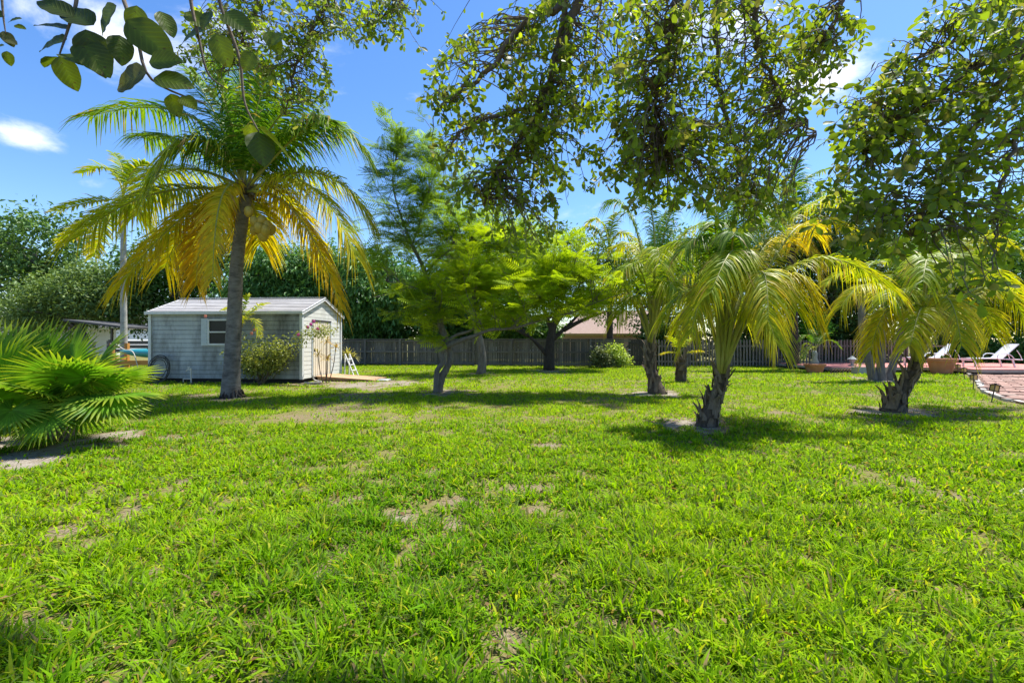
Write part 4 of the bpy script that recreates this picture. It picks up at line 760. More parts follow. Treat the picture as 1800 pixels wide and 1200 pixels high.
def leftyard():
    b = np.array([-32.0, 27.5, 0]); o = MB().add(*box((0, 0, .66), (13.5, .2, 1.32))).add(*box((0, 0, 1.35), (13.6, .28, .06))).build('garden_wall', M['tan'], None); o.location = b; tag(o, 'low tan garden wall behind the fan palm leaves', 'wall')
    b = np.array([-22.6, 26.0, 0]); r = thing('carport', b, 'dark sloping lean to roof on posts behind the slender palm', 'carport')
    MB().add(*bar((-1.6, 0, 2.55), (1.8, 0, 2.15), 3.0, .10)).build('roof', M['roofdk'], r)
    for x in (-1.4, 1.6):
        for y in (-1.3, 1.3): MB().add(*box((x, y, 1.1), (.1, .1, 2.2))).build('post', M['fence'], r)
    # split-rail boundary left of the shed
    b = np.array([-21.5, 24.6, 0]); r = thing('rail_fence', b, 'dark horizontal plank fence left of the shed', 'fence')
    for z in (.9, 1.12, 1.34): MB().add(*box((2.2, 0, z), (5.2, .04, .19))).build('plank', M['fence'], r)
    for x in (-.3, 2.2, 4.7): MB().add(*box((x, .08, .75), (.12, .1, 1.5))).build('post', M['fence'], r)
leftyard()
M['orange'] = surf('stained_lumber', (.40, .17, .035), (.50, .24, .06), 5, .7, (1, 1, 4), .2, 30); M['teal'] = surf('kayak_plastic', (.02, .20, .24), (.03, .26, .30), 3, .35, bump=0, spec=.5); M['rope'] = surf('rope', (.5, .46, .4), (.6, .56, .5), 30, .9, bump=.2); M['yellow'] = surf('yellow_plastic', (.55, .45, .03), (.6, .5, .05), 3, .4, bump=0)
def rack():
    b = np.array([-16.9, 21.0, 0]); r = thing('kayak_rack', b, 'orange brown lumber rack left of the shed', 'rack')
    for y in (-.4, .4): MB().add(*box((.7, y, .42), (4.0, .09, .17))).build('rail', M['orange'], r)
    for x in (-1.2, 2.5):
        for y in (-.4, .4): MB().add(*box((x, y, .5 if x > 0 else .66), (.14, .14, 1.0 if x > 0 else 1.32))).build('post', M['orange'], r)
        MB().add(*box((x, 0, .60), (.09, .9, .09))).build('crossbar', M['orange'], r)
    for nm, lab, mat, y, z, L_ in (('kayak', 'teal kayak resting on the lumber rack', 'teal', -.14, .86, 3.6), ('paddle_board', 'yellow board tucked under the teal kayak', 'yellow', .22, .74, 2.2)):
        n = 22; t = np.linspace(-1, 1, n); w = .34 * (1 - np.abs(t) ** 2.4) ** .8 + .01; k = 12; th = np.arange(k) * 2 * math.pi / k
        V = np.stack([np.repeat((t * L_ / 2)[:, None], k, 1), w[:, None] * np.cos(th) * (1 if nm == 'kayak' else .8), w[:, None] * np.sin(th) * (.62 if nm == 'kayak' else .2) + (.10 * t ** 2)[:, None]], -1).reshape(-1, 3)
        i = np.arange(n - 1)[:, None] * k; j = np.arange(k)[None]; j2 = (j + 1) % k; rt = thing(nm, b + [.7, y, z], lab, nm.replace('_', ' '))
        h = MB().add(V, [np.stack([i + j, i + j2, i + k + j2, i + k + j], -1).reshape(-1, 4)]).build('hull', M[mat], rt, smooth=True)
        if nm == 'kayak': MB().add(*tube(np.stack([.5 * np.cos(np.linspace(0, 6.28, 20)), .2 * np.sin(np.linspace(0, 6.28, 20)), np.full(20, .2)], -1), .025, 6)).build('cockpit_rim', M['hose'], h)
    o = MB().add(*tube(spline([[-1.2, -.48, 1.3], [-.9, -.5, 1.25], [-.6, -.5, 1.05], [-.2, -.5, .95], [.0, -.52, .5], [.05, -.5, .2]], 24), .02, 6)).build('rope', M['rope'], None, smooth=True); o.location = b; tag(o, 'pale rope hanging over the lumber rack', 'rope')
rack()

# ---------------------------------------------------------------- deck, path, pots, chairs, lights
M['deck'] = surf('red_deck_paint', (.46, .15, .13), (.56, .22, .19), 3, .7, (1, 4, 1), .2, 30, objrand=.1, c3=(.55, .33, .28), s3=1.1, t3=(.55, .8)); M['deckside'] = surf('deck_edge_wood', (.26, .23, .2), (.36, .33, .29), 5, .9, (1, 1, 4), .3, 30)
M['paver'] = surf('brick_paver', (.24, .13, .10), (.33, .21, .165), 6, .9, bump=.35, objrand=.22, c3=(.44, .36, .29), s3=2.2, t3=(.52, .75)); M['edging'] = surf('path_edging', (.42, .38, .33), (.52, .48, .42), 7, .9, bump=.4)
M['terracotta'] = surf('terracotta', (.42, .16, .07), (.50, .22, .11), 5, .85, bump=.2, c3=(.5, .36, .26), s3=3, t3=(.55, .8)); M['soil'] = surf('potting_soil', (.03, .025, .02), (.06, .045, .035), 30, .95)
def deck():
    r = struct(bpy.data.objects.new('deck', None)); COL.objects.link(r); r.location = (14.3, 20.4, 0)
    v = MB().add(*box((0, 0, 0), (11.7, .136, .035))).mesh('deck_board', M['deck']); v2 = MB().add(*box((0, 0, 0), (6.8, .136, .035))).mesh('deck_board', M['deck'])
    for i in range(28): o = link('deck_board', v, r); o.location = (5.85, .07 + i * .142, .235)
    for i in range(12): o = link('deck_board', v2, r); o.location = (8.3, -.072 - i * .142, .235)
    for a, e, nm in (((0, -.03, .17), (4.85, -.03, .17), 'rim_board'), ((4.9, -.03, .17), (4.9, -1.74, .17), 'rim_board'), ((4.9, -1.76, .17), (11.7, -1.76, .17), 'rim_board'), ((-.02, 0, .17), (-.02, 3.9, .17), 'rim_board')): MB().add(*bar(a, e, .035, .10)).build(nm, M['deckside'], r)
    MB().add(*box((5.85, 2.0, .1), (11.6, 3.8, .2))).add(*box((8.3, -.8, .1), (6.6, 1.7, .2))).build('understructure', M['dark'], r)
    for i in range(14):
        for s in (-1, 1): x = -.1 + i * .13; MB().add(*bar((x, -.075 - .012 * s, .005), (x + s * .2, -.075 - .012 * s, .20), .01, .022, (0, 1, 0))).build('lattice_slat', M['terracotta'] if False else M['rampwood'], r)
deck()
def path():
    r = struct(bpy.data.objects.new('brick_path', None)); COL.objects.link(r); rng = np.random.default_rng(131)
    C = spline(np.c_[PATH, np.zeros(len(PATH))], 400)[:, :2]; s = np.concatenate([[0], np.cumsum(np.linalg.norm(np.diff(C, axis=0), axis=1))]); W = 2.4
    n = 90; q = np.stack([np.interp(np.linspace(0, s[-1], n), s, C[:, k]) for k in (0, 1)], -1); T = nrm(np.gradient(q, axis=0)); Nn = np.stack([-T[:, 1], T[:, 0]], -1)
    V = np.concatenate([np.c_[q + Nn * (W / 2 + .1), np.full(n, .016)], np.c_[q - Nn * (W / 2 + .1), np.full(n, .016)]]); i = np.arange(n - 1); MB().add(V, np.stack([i, i + 1, i + 1 + n, i + n], -1)).build('path_bed', M['edging'], r)
    pm = [MB().add(*box((0, 0, 0), (.385, .475 - .02 * k, .05))).mesh('paver', M['paver']) for k in range(3)]
    row = 0
    for d in np.arange(.3, s[-1] - .2, .405):
        c = np.array([np.interp(d, s, C[:, k]) for k in (0, 1)]); c2 = np.array([np.interp(d + .05, s, C[:, k]) for k in (0, 1)]); t = nrm(c2 - c); nn = np.array([-t[1], t[0]]); a = math.atan2(t[1], t[0])
        for k in range(5):
            o = link('paver', pm[rng.integers(3)], r); f = (k - 2) * .49 + (.12 if row % 2 else -.12); p = c + nn * f; o.location = (p[0], p[1], .024 + rng.uniform(-.008, .012)); o.rotation_euler = (rng.normal(0, .012), rng.normal(0, .012), a + rng.normal(0, .012))
        row += 1
    em = MB().add(*box((0, 0, 0), (.36, .11, .09))).mesh('edging_stone', M['edging'])
    for sg in (-1, 1):
        for d in np.arange(.2, s[-1], .39):
            c = np.array([np.interp(d, s, C[:, k]) for k in (0, 1)]); c2 = np.array([np.interp(d + .05, s, C[:, k]) for k in (0, 1)]); t = nrm(c2 - c); nn = np.array([-t[1], t[0]])
            o = link('edging_stone', em, r); p = c + nn * sg * (W / 2 + .08 + rng.uniform(-.03, .03)); o.location = (p[0], p[1], .02 + rng.uniform(-.015, .01)); o.rotation_euler = (rng.normal(0, .05), rng.normal(0, .05), math.atan2(t[1], t[0]) + rng.normal(0, .08))
path()
def slab():
    o = MB().add(*box((0, 0, .008), (.5, .4, .05))).build('stepping_stone', M['edging'], None); o.location = (4.75, 4.0, 0); o.rotation_euler = (.02, -.03, .5); tag(o, 'grey stepping stone sunk in the lawn at right edge', 'stone')
slab()
def pot(name, label, b, R, H, cat='pot'):
    root = thing(name, b, label, cat); MB().add(*lathe([(0, 0), (R * .62, 0), (R * .66, .02), (R * .9, H * .8), (R * .9, H * .8), (R * 1.0, H * .8), (R * 1.02, H * .82), (R * 1.02, H * .98), (R * .98, H), (R * .88, H), (R * .86, H * .88)], 28)).build('pot_body', M['terracotta'], root, smooth=False)
    MB().add(*lathe([(0, H * .9), (R * .87, H * .89)], 20)).build('soil', M['soil'], root); return root
pb = P(1432, 655, 20.0); pb[2] = 0; pot('plant_pot', 'wide terracotta pot holding a cycad at the deck corner', pb, .42, .42)
def cycad():
    rng = np.random.default_rng(141); b = pb + [0, 0, .37]; root = thing('cycad', b, 'drooping green cycad growing in the wide terracotta pot', 'plant'); MB().add(*lathe([(0, -.02), (.17, 0), (.15, .12), (.10, .3), (.11, .5), (.07, .62), (0, .64)], 12)).build('caudex', M['palebark'], root, smooth=True)
    d = b[1]; palm_fronds(root, b, b + np.array([0, 0, .6]), d, [(1420, 590, 1405, 600, -.2, .05), (1455, 598, 1478, 612, -.2, .08), (1422, 610, 1412, 632, -.5, .2), (1430, 590, 1425, 580, .4, .05), (1445, 592, 1460, 585, .5, .05), (1415, 605, 1408, 640, .2, .25)], rng, start=.2, L=.26, nl=34, w=.012, droop=.25, r0=.018)
cycad()
b2 = P(1655, 655, 19.6); b2[2] = 0; pot('plant_pot', 'largest terracotta pot half hidden behind hanging yellow palm leaflets', b2, .52, .68)
spiky('potted_plant', 'low dark plant in the largest terracotta pot', b2 + [0, 0, .6], [(0, 0, .12)], rg, (.03, .07, .02), (.06, .12, .03), L=.3, nl=20)
b3 = P(1518, 657, 19.6); b3[2] = 0
def planter():
    root = thing('planter_box', b3, 'grey concrete planter box in front of the deck', 'planter'); M['concrete'] = surf('concrete', (.27, .29, .28), (.36, .38, .37), 6, .9, bump=.3)
    for c, s in (((0, -.2, .15), (.72, .05, .30)), ((0, .2, .15), (.72, .05, .30)), ((-.335, 0, .15), (.05, .35, .30)), ((.335, 0, .15), (.05, .35, .30))): MB().add(*box(c, s)).build('side_panel', M['concrete'], root)
    MB().add(*box((0, 0, .13), (.62, .35, .24))).build('soil', M['soil'], root)
    spiky('bromeliad', 'pale spiky bromeliad growing in the grey planter box', b3 + [0, 0, .25], [(-.15, 0, .08), (.15, 0, .1)], rg, (.12, .15, .06), (.34, .33, .2), L=.36, nl=22, w=.04)
    p = P(1498, 640, 21.2); p[2] = .2535; r = thing('stone_lantern', p, 'small grey stone lantern standing on the red deck', 'ornament')
    MB().add(*box((0, 0, .03), (.22, .22, .06))).add(*box((0, 0, .12), (.09, .09, .14))).build('base', M['concrete'], r); MB().add(*box((0, 0, .25), (.17, .17, .12))).build('lamp_box', M['concrete'], r); MB().add(*lathe([(.2, .31), (.19, .33), (.06, .43), (.03, .47), (0, .48)], 8)).build('cap', M['concrete'], r)
planter()
M['sling'] = surf('lounger_sling', (.66, .70, .78), (.74, .78, .84), 5, .6, bump=.05); M['frame'] = surf('lounger_frame', (.72, .72, .72), (.8, .8, .8), 5, .35, bump=0)
def lounger(label, loc, rz):
    r = thing('lounge_chair', loc, label, 'lounge chair', 'white loungers on the deck', rz)
    def rail(nm, pts, rad=.022): MB().add(*tube(spline(pts, 14), rad, 7)).build(nm, M['frame'], r, smooth=True)
    for y in (-.32, .32):
        rail('side_rail', [(0, y, .36), (.6, y, .38), (1.25, y, .36), (1.95, y, .33)], .026)
        MB().add(*bar((.08, y, .36), (.08, y, 0), .06, .06)).build('leg', M['frame'], r); MB().add(*bar((1.55, y, .36), (1.65, y, 0), .05, .05)).build('leg', M['frame'], r)
        rail('armrest', [(.92, y * 1.12, .36), (.96, y * 1.12, .54), (1.15, y * 1.12, .60), (1.45, y * 1.12, .54), (1.6, y * 1.12, .36)], .02)
        rail('back_stay', [(1.75, y * .9, .75), (1.9, y * .9, .50), (1.95, y * .9, .34)], .014)
        MB().add(*tube([(1.2, y * .94, .40), (1.82, y * .94, 1.02)], .022, 7)).build('back_rail', M['frame'], r)
    MB().add(*tube([(1.82, -.30, 1.02), (1.82, .30, 1.02)], .022, 7)).build('back_rail', M['frame'], r)
    def sheet(nm, a, e, sag):
        n = 9; t = np.linspace(0, 1, n); c = np.array(a)[None] + (np.array(e) - np.array(a))[None] * t[:, None]; c[:, 2] -= sag * np.sin(math.pi * t); V = []
        for dz in (.012, -.012):
            for y in (-.3, .3): V.append(np.stack([c[:, 0], np.full(n, y), c[:, 2] + dz], -1))
        V = np.concatenate(V); i = np.arange(n - 1); MB().add(V, [np.stack([i, i + 1, i + 1 + n, i + n], -1), np.stack([i + 2 * n, i + 3 * n, i + 1 + 3 * n, i + 1 + 2 * n], -1), np.stack([i, i + 2 * n, i + 1 + 2 * n, i + 1], -1), np.stack([i + n, i + 1 + n, i + 1 + 3 * n, i + 3 * n], -1)]).build(nm, M['sling'], r, smooth=False)
    sheet('seat', (.02, 0, .385), (1.2, 0, .395), .02); sheet('backrest', (1.2, 0, .40), (1.82, 0, 1.03), .02)
    MB().add(*box((.0, 0, .33), (.03, .64, .12))).build('front_bar', M['frame'], r)
lounger('white lounge chair nearest the brick path with raised back', (20.9, 20.9, .2535), math.radians(-8)); lounger('white lounge chair mostly hidden behind palm fronds', (18.9, 21.8, .2535), math.radians(-14))
M['bronze'] = surf('bronze_metal', (.06, .045, .035), (.10, .075, .055), 8, .5, bump=.1); M['amber'] = surf('amber_glass', (.55, .34, .10), (.62, .42, .16), 6, .25, bump=0, spec=.6)
def path_lights():
    for (bx, by, top, lab, lean) in ((1752, 706, 676, 'nearest lantern path light leaning beside the brick path', .22), (1718, 684, 658, 'second lantern path light from the front along the path', .04), (1701, 667, 646, 'third lantern path light near the deck edge', -.05), (1689, 659, 640, 'farthest lantern path light against the deck edge', 0)):
        b = G(bx, by) + [-.12, 0, 0]; H = (by - top) / F * b[1]; r = thing('path_light', b, lab, 'path light', 'lanterns along the brick path'); r.rotation_euler = (0, lean, 0); z = H * .62
        MB().add(*tube([[0, 0, -.06], [0, 0, z]], .013, 6)).build('stake', M['bronze'], r); MB().add(*box((0, 0, z + .01), (.13, .13, .02))).build('tray', M['bronze'], r)
        for sx in (-1, 1):
            for sy in (-1, 1): MB().add(*box((sx * .052, sy * .052, z + .08), (.016, .016, .13))).build('corner_bar', M['bronze'], r)
        for c, s in (((0, -.048, z + .08), (.086, .006, .124)), ((0, .048, z + .08), (.086, .006, .124)), ((-.048, 0, z + .08), (.006, .086, .124)), ((.048, 0, z + .08), (.006, .086, .124))): MB().add(*box(c, s)).build('pane', M['amber'], r)
        MB().add(*box((0, 0, z + .152), (.15, .15, .014))).add(*box((0, 0, z + .166), (.09, .09, .014))).add(*box((0, 0, z + .184), (.035, .035, .022))).build('cap', M['bronze'], r)
path_lights()

# ---------------------------------------------------------------- overhanging canopy trees
def leaf_template():
    st = [(0, .0), (.12, .045), (.36, .16), (.68, .24), (.9, .17), (1, .0)]; V = []; Q = []; Tt = []
    for t, w in st: V += [[t, -w, -.18 * t * t + .22 * w], [t, 0, -.18 * t * t], [t, w, -.18 * t * t + .22 * w]]
    for j in range(len(st) - 1):
        for e in (0, 1): Q.append([3 * j + e, 3 * j + e + 1, 3 * j + 3 + e + 1, 3 * j + 3 + e])
    return np.array(V), [np.array(Q)]
LV, LF = leaf_template()
def fine_leaf():
    n = 14; V = []; Q = []; C = []
    for j in range(n):
        t = j / (n - 1); w = .36 * math.sin(math.pi * t ** .85) ** .8 * (1 + .05 * math.sin(9 * t)) if 0 < j < n - 1 else 0
        for e in (-1, -.5, 0, .5, 1): V.append([t, e * w, -.16 * t * t + .16 * abs(e) * w + .012 * math.sin(22 * t + 3 * abs(e)) * abs(e)]); C.append(1.5 if e == 0 else 1.0)
    for j in range(n - 1):
        for e in range(4): Q.append([5 * j + e, 5 * j + e + 1, 5 * j + 5 + e + 1, 5 * j + 5 + e])
    return np.array(V), [np.array(Q)], np.array(C)
FLV, FLF, FLC = fine_leaf()
def nearleaf():
    m = leafmat('close_leaf', .42, .42, (1.3, 1.3, .35), .35); nt = m.node_tree; N = nt.nodes.new; L = nt.links.new; b = nt.nodes['Principled BSDF']
    tc = N('ShaderNodeTexCoord'); sp = N('ShaderNodeSeparateXYZ'); L(tc.outputs['Object'], sp.inputs[0])
    def mth(op, a, c, v=None):
        n = N('ShaderNodeMath'); n.operation = op
        for k, x in enumerate((a, c)):
            if x is None: continue
            if isinstance(x, (int, float)): n.inputs[k].default_value = x
            else: L(x, n.inputs[k])
        return n.outputs[0]
    v = mth('SINE', mth('MULTIPLY', mth('SUBTRACT', sp.outputs[0], mth('MULTIPLY', mth('ABSOLUTE', sp.outputs[1], None), .9)), 26.0), None); v = mth('POWER', mth('ABSOLUTE', v, None), 9.0)
    nz = N('ShaderNodeTexNoise'); nz.inputs['Scale'].default_value = 7.0; nz.inputs['Detail'].default_value = 5; L(tc.outputs['Object'], nz.inputs['Vector'])
    bp = N('ShaderNodeBump'); bp.inputs['Strength'].default_value = .22; bp.inputs['Distance'].default_value = .003; L(v, bp.inputs['Height']); L(bp.outputs[0], b.inputs['Normal'])
    sc = [n for n in nt.nodes if n.type == 'VECT_MATH' and n.operation == 'SCALE'][0]; ml = N('ShaderNodeVectorMath'); ml.operation = 'SCALE'; L(sc.outputs[0], ml.inputs[0]); L(mth('ADD', mth('MULTIPLY', v, .22), .9), ml.inputs['Scale'])
    spot = N('ShaderNodeMapRange'); spot.inputs['From Min'].default_value = .66; spot.inputs['From Max'].default_value = .72; L(nz.outputs[0], spot.inputs['Value'])
    mx = N('ShaderNodeMix'); mx.data_type = 'RGBA'; L(spot.outputs[0], mx.inputs['Factor']); L(ml.outputs[0], mx.inputs['A']); mx.inputs['B'].default_value = (.06, .04, .015, 1)
    for l in list(sc.outputs[0].links):
        if l.to_node != ml: t = l.to_socket; nt.links.remove(l); L(mx.outputs['Result'], t)
    return m
M['nearleaf'] = nearleaf()
LEAFM = []; FINEM = []
for k, c in enumerate([(.13, .19, .026), (.165, .245, .026), (.21, .30, .028), (.22, .23, .08), (.32, .42, .03)]):
    LEAFM.append(MB().add(LV, LF, np.array(c)).mesh('leaf', M['canopy'], smooth=True))
    FINEM.append(MB().add(FLV, FLF, FLC[:, None] * np.array(c)[None] * .38).mesh('leaf', M['nearleaf'], smooth=True))
LC = np.array([(.13, .19, .026), (.165, .245, .026), (.21, .30, .028), (.22, .23, .08), (.32, .42, .03)])
def canopy(name, label, base, trunk, limbs, regions, leafsize, seed, single=300, extra=(), dens=1.25, ds=.75):
    rng = np.random.default_rng(seed); base = np.array(base, float); root = thing(name, base, label, 'tree')
    MB().add(*tube(spline(trunk, 14), np.linspace(.26, .15, 14), 12)).build('trunk', M['bark'], root, base, True)
    nodes = []; hub = np.array(trunk[-1], float)
    for pts, r in limbs:
        w = [P(p[0], p[1], p[2] * ds) for p in pts]; lead = [hub, (hub + w[0]) / 2 + [0, 0, .35], w[0]]
        full = np.concatenate([spline(lead, 8)[:-1], spline(w, 6 * len(w))]); full[8:] += rng.normal(0, .008, full[8:].shape)
        MB().add(*tube(full, np.linspace(r * 1.6, r * .25, len(full)), 7)).build('limb', M['twig'], root, base, True); nodes.append(full[7:])
    nodes = np.concatenate(nodes); tw = MB(); POS = []; DIR = []; UP = []; SZ = []; CI = []
    for (px, py, rx, ry, d0, d1, n) in regions:
        n = int(n * dens); rx *= 1.13; ry *= 1.08
        a = rng.uniform(0, 6.28, n); q = np.sqrt(rng.random(n)); dd = rng.uniform(d0, d1, n) * ds
        for k in range(n):
            e = P(px + rx * q[k] * math.cos(a[k]), py + ry * q[k] * math.sin(a[k]), dd[k]); dist = np.linalg.norm(nodes - e, axis=1) + 1.2 * np.maximum(e[2] - nodes[:, 2], 0)
            s0 = nodes[rng.choice(np.argsort(dist)[:8])]; Ln = np.linalg.norm(e - s0); mid = s0 * .45 + e * .55 + rng.normal(0, .07, 3) * Ln + [0, 0, .16 * Ln]; c = spline([s0, mid, e], 8); c[1:-1] += rng.normal(0, .006, (6, 3))
            tw.add(*tube(c, np.linspace(.0036, .0011, 8), 4, False)); g = nrm(c[-1] - c[-2]); m = rng.integers(5, 9); ci = rng.choice(5, p=[.26, .3, .2, .14, .10])
            for j in range(m):
                aa = j * 2.4 + rng.uniform(-.4, .4); u = nrm(np.cross(g, [.3, .2, .9])); v = np.cross(g, u); dr = nrm((u * math.cos(aa) + v * math.sin(aa)) + g * rng.uniform(.1, .9) + np.array([0, 0, -.25]) + rng.normal(0, .15, 3))
                POS.append(c[-1] - g * .02 * (j // 2)); DIR.append(dr); UP.append(nrm(g * .6 + np.array([0, 0, .7]) + rng.normal(0, .35, 3))); SZ.append(leafsize * rng.uniform(.45, 1.35)); CI.append(ci if rng.random() < .7 else rng.integers(5))
            for j in range(2, 7):   # leaves along the twig
                if rng.random() < .55: POS.append(c[j]); DIR.append(nrm(rng.normal(0, 1, 3) + [0, 0, -.2])); UP.append(nrm(np.array([0, 0, 1.0]) + rng.normal(0, .5, 3))); SZ.append(leafsize * rng.uniform(.4, 1.0)); CI.append(rng.integers(5))
    for pts, r in extra: tw.add(*tube(spline([P(p[0], p[1], p[2] * ds) for p in pts], 20) + rng.normal(0, .004, (20, 3)), np.linspace(r, r * .35, 20), 5, False))
    stuff(tw.build('twigs', M['twig'], root, base)); POS = np.array(POS); DIR = np.array(DIR); UP = np.array(UP); SZ = np.array(SZ); CI = np.array(CI); X, Y, Z = frames(DIR, UP)
    near = np.argsort(np.linalg.norm(POS - [0, 0, EYE], axis=1) / SZ); vis = [i for i in near if POS[i, 1] > .3 and abs(POS[i, 0] / POS[i, 1]) < 1.15 and (POS[i, 2] - EYE) / POS[i, 1] < .76][:single]; rest = np.setdiff1d(np.arange(len(POS)), vis)
    for i in vis: single_leaf(root, base, POS[i], X[i], Y[i], Z[i], SZ[i], CI[i])
    mb = MB(); mb.add(*place(LV, LF, POS[rest], X[rest], Y[rest], Z[rest], SZ[rest], LC[CI[rest]] * rng.uniform(.8, 1.2, (len(rest), 1)))); stuff(mb.build('foliage', M['canopy'], root, base, True)); return root, base
def single_leaf(root, base, p, X, Y, Z, s, ci, lib=None):
    o = link('leaf', (lib or LEAFM)[int(ci)], root); p = p - base
    o.matrix_local = Matrix(((X[0] * s, Y[0] * s, Z[0] * s, p[0]), (X[1] * s, Y[1] * s, Z[1] * s, p[1]), (X[2] * s, Y[2] * s, Z[2] * s, p[2]), (0, 0, 0, 1)))
HANG = [([(1060 + 0, -60, 3.0), (1050, 60, 3.0), (1040, 150, 3.0), (1020, 240, 3.0)], .005), ([(1130, -60, 2.9), (1140, 80, 2.9), (1120, 180, 2.9)], .005), ([(1180, -60, 2.8), (1190, 90, 2.8), (1170, 200, 2.8), (1180, 300, 2.8)], .005), ([(1230, -40, 2.9), (1235, 100, 2.9), (1240, 210, 2.9), (1215, 290, 2.9)], .004), ([(1300, -40, 2.7), (1310, 110, 2.7), (1290, 220, 2.7)], .005), ([(1150, 240, 2.8), (1150, 330, 2.8), (1142, 400, 2.8)], .003), ([(985, 200, 3), (990, 290, 3), (998, 360, 3)], .003), ([(1100, -40, 2.8), (1085, 90, 2.8), (1100, 190, 2.8)], .004), ([(1270, -40, 2.9), (1260, 90, 2.9), (1275, 200, 2.9), (1262, 330, 2.9)], .004)]
canopy('overhanging_tree', 'overhanging branches with small oval leaves across the top centre', (1.4, -2.4, 0), [(1.4, -2.4, -.05), (1.3, -2.3, 1.4), (1.1, -2.0, 2.9)],
    [([(1040, -80, 3.0), (1010, 20, 3), (985, 90, 3), (935, 215, 3.05), (880, 290, 3.1), (850, 360, 3.1)], .020), ([(1010, -60, 2.9), (985, 10, 2.9), (930, 30, 2.9), (870, 110, 2.8), (800, 170, 2.8), (765, 175, 2.8)], .016), ([(1000, -40, 3.0), (960, 160, 3.05), (925, 192, 3.05), (850, 205, 3.0), (800, 245, 3.0)], .012),
     ([(1200, -80, 2.8), (1180, 60, 2.8), (1150, 180, 2.9), (1160, 290, 2.9)], .013), ([(1320, -80, 2.7), (1330, 60, 2.7), (1370, 170, 2.7), (1440, 240, 2.7)], .012), ([(1260, -60, 3.2), (1260, 120, 3.2), (1290, 260, 3.2), (1320, 360, 3.2)], .013), ([(1500, -60, 2.6), (1470, 30, 2.6), (1440, 80, 2.6)], .008),
     ([(620, -80, 4), (560, 30, 4), (520, 120, 4), (500, 200, 4)], .014), ([(480, -60, 4), (430, 60, 4), (400, 130, 4)], .012), ([(760, -60, 4.2), (700, 10, 4.2), (640, 50, 4.2)], .010)],
    [(890, 150, 130, 90, 2.6, 3.4, 75), (1050, 110, 170, 120, 2.6, 3.5, 120), (1250, 130, 190, 150, 2.4, 3.4, 165), (870, 280, 100, 80, 2.8, 3.4, 60), (1000, 260, 110, 70, 2.7, 3.3, 50), (1230, 290, 130, 80, 2.5, 3.3, 90), (930, 395, 60, 60, 2.8, 3.3, 30), (1320, 340, 75, 60, 2.6, 3.2, 45), (1090, 290, 50, 50, 2.8, 3.2, 10), (1430, 70, 80, 60, 2.4, 2.8, 24), (1130, 330, 50, 50, 2.7, 3.1, 10), (830, 340, 50, 40, 2.8, 3.2, 14),
     (490, 45, 150, 55, 3.6, 4.4, 90), (520, 150, 60, 75, 3.7, 4.3, 45), (640, 35, 80, 45, 3.8, 4.5, 40), (400, 110, 90, 60, 3.7, 4.3, 25), (745, 50, 40, 50, 3.4, 3.8, 6)], .040, 151, extra=HANG, dens=2.0)
STREAM = [([(1860, 60 + 22 * k, 3.4), (1760 - 8 * k, 110 + 34 * k, 3.4), (1660 - 14 * k, 190 + 36 * k, 3.3), (1570 + 6 * k, 290 + 30 * k, 3.2)], .005) for k in range(7)]
canopy('overhanging_tree', 'dense leafy branches streaming in from the upper right edge', (6.6, 3.0, 0), [(6.6, 3.0, -.05), (6.4, 3.1, 1.6), (6.1, 3.2, 3.1)],
    [([(1900, 20, 3.5), (1800, 75, 3.5), (1700, 130, 3.5), (1600, 200, 3.4), (1520, 270, 3.4)], .016), ([(1900, 60, 3.4), (1790, 110, 3.4), (1720, 210, 3.4), (1650, 330, 3.3), (1600, 420, 3.2)], .015), ([(1920, 130, 3.4), (1810, 200, 3.4), (1765, 320, 3.4), (1745, 430, 3.3)], .014), ([(1900, -60, 3.7), (1780, -10, 3.7), (1690, 60, 3.7), (1600, 110, 3.6)], .012)],
    [(1710, 90, 130, 110, 3.0, 3.9, 85), (1620, 220, 120, 100, 3.0, 3.8, 76), (1740, 280, 90, 120, 3.0, 3.8, 60), (1640, 350, 120, 70, 2.9, 3.6, 52), (1550, 200, 60, 70, 3.1, 3.7, 30), (1560, 420, 70, 45, 2.9, 3.3, 14), (1740, 410, 80, 50, 2.8, 3.5, 16), (1790, 60, 70, 80, 2.9, 3.8, 40), (1650, 430, 70, 40, 2.8, 3.2, 8), (1730, 500, 50, 30, 2.6, 3.0, 6), (1510, 300, 60, 90, 3.0, 3.6, 28), (1500, 400, 60, 50, 2.9, 3.4, 16), (1480, 190, 40, 50, 3.0, 3.6, 8)], .050, 152, extra=STREAM, dens=1.4, ds=.66)
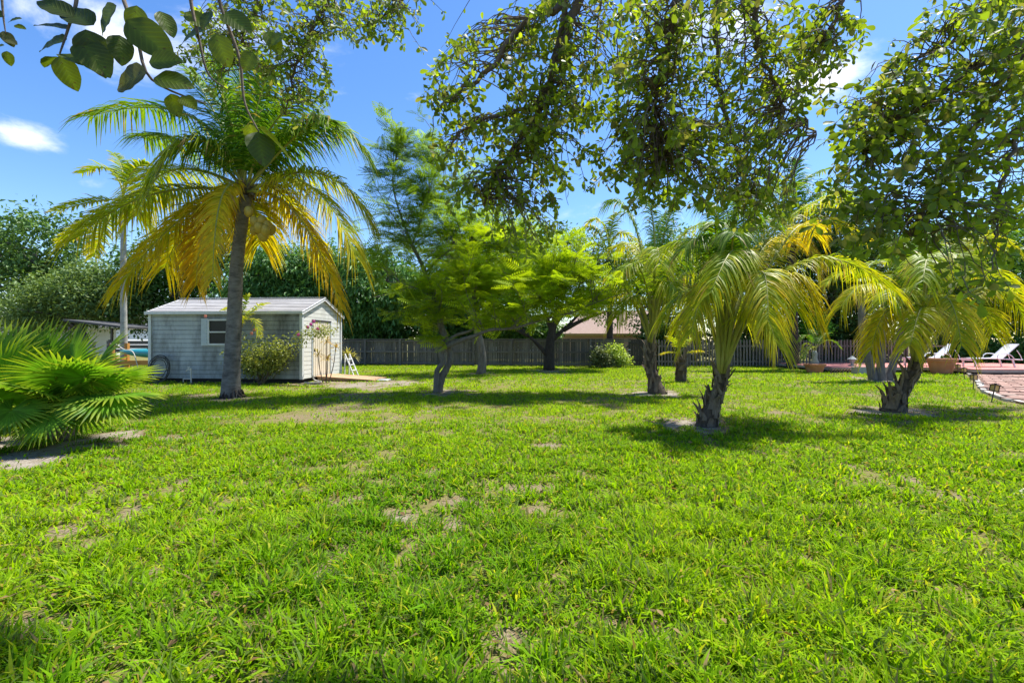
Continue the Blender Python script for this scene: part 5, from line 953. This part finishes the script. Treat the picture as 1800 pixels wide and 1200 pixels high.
def near_branch():
    rng = np.random.default_rng(161); b = np.array([-1.9, -.6, 0]); root = thing('near_branch_tree', b, 'large close up leaves hanging at the top left corner', 'tree')
    hub = np.array([-1.6, -.3, 2.9]); MB().add(*tube(spline([b + [0, 0, -.05], b + [.1, .1, 1.4], hub], 10), np.linspace(.10, .05, 10), 9)).build('trunk', M['bark'], root, b, True)
    for pts in ([(210, -90, 1.1), (215, -10, 1.05), (240, 60, 1.02), (262, 135, 1.0), (330, 172, 1.05), (362, 182, 1.05)], [(325, -90, 1.2), (335, 0, 1.2), (350, 70, 1.2), (366, 130, 1.2), (400, 158, 1.2)], [(375, -90, 1.1), (385, 0, 1.1), (420, 100, 1.1), (430, 180, 1.1), (455, 232, 1.1)], [(130, -90, 1.05), (135, -5, 1.05), (120, 50, 1.02), (105, 95, 1.0)], [(0, -60, 1.6), (5, 20, 1.6), (10, 60, 1.6)]):
        w = [P(*p) for p in pts]; MB().add(*tube(np.concatenate([spline([hub, (hub + w[0]) / 2 + [0, 0, .2], w[0]], 6)[:-1], spline(w, 22)]), np.linspace(.006, .0016, 27), 6)).build('twig', M['twig'], root, b, True)
    # px, py of the leaf base, length px, direction on view (deg, 0 right, 90 down), depth, tone, facing tilt
    for px, py, ln, an, d, ci, tl in [(165, 45, 78, -150, 1.02, 0, .2), (120, 52, 62, 190, 1.02, 0, .5), (118, 70, 70, 172, 1.02, 1, .3), (150, 52, 85, 75, 1.0, 0, .1), (140, 72, 85, 48, 1.0, 2, .3), (105, 98, 62, 78, 1.0, 1, .2), (100, 100, 44, 172, 1.0, 2, .6), (108, 95, 52, 22, 1.0, 2, .6), (258, 128, 88, 170, .98, 3, .1), (222, 35, 95, 38, 1.0, 2, .3), (262, 110, 62, -8, 1.0, 2, .1), (270, 138, 72, 5, 1.0, 2, .25), (240, 10, 60, 95, 1.02, 2, .3), (300, 165, 46, 72, 1.04, 4, .3), (318, 170, 42, 35, 1.04, 4, .3), (380, 60, 62, 72, 1.1, 2, .2), (325, 22, 52, 28, 1.2, 4, .3), (362, 52, 62, 165, 1.2, 1, .4), (392, 22, 66, 32, 1.1, 2, .3), (452, 232, 74, 70, 1.08, 1, .2), (455, 225, 90, 38, 1.08, 0, .9), (440, 218, 42, 95, 1.08, 4, .2), (445, 92, 42, 112, 1.1, 1, .3), (210, 62, 60, 80, 1.02, 1, .2), (130, 30, 66, 205, 1.02, 0, .3), (205, 10, 75, 150, 1.0, 0, .2), (280, 20, 50, 60, 1.1, 2, .5), (500, 60, 42, 140, 1.4, 4, .2), (470, 55, 48, 60, 1.4, 4, .5), (372, 20, 44, 110, 1.15, 0, .6),
                                (10, 70, 26, 20, 1.6, 3, .4), (8, 80, 30, 160, 1.6, 2, .4), (15, 40, 28, -20, 1.6, 1, .4), (5, 55, 30, 60, 1.6, 3, .4), (12, 90, 26, 90, 1.6, 2, .4), (8, 30, 28, 200, 1.6, 1, .3), (25, 45, 20, 10, 1.6, 2, .3)]:
        a = math.radians(an); X = np.array([math.cos(a), rng.uniform(-.35, .35), -math.sin(a)]); up = np.array([rng.normal(0, .3), -1.0 + tl, tl + .1]); X, Y, Z = frames(X[None], up[None]); s = ln / F * d; p = P(px, py, d); single_leaf(root, b, p, X[0], Y[0], Z[0], s * .9, ci, FINEM)
near_branch()
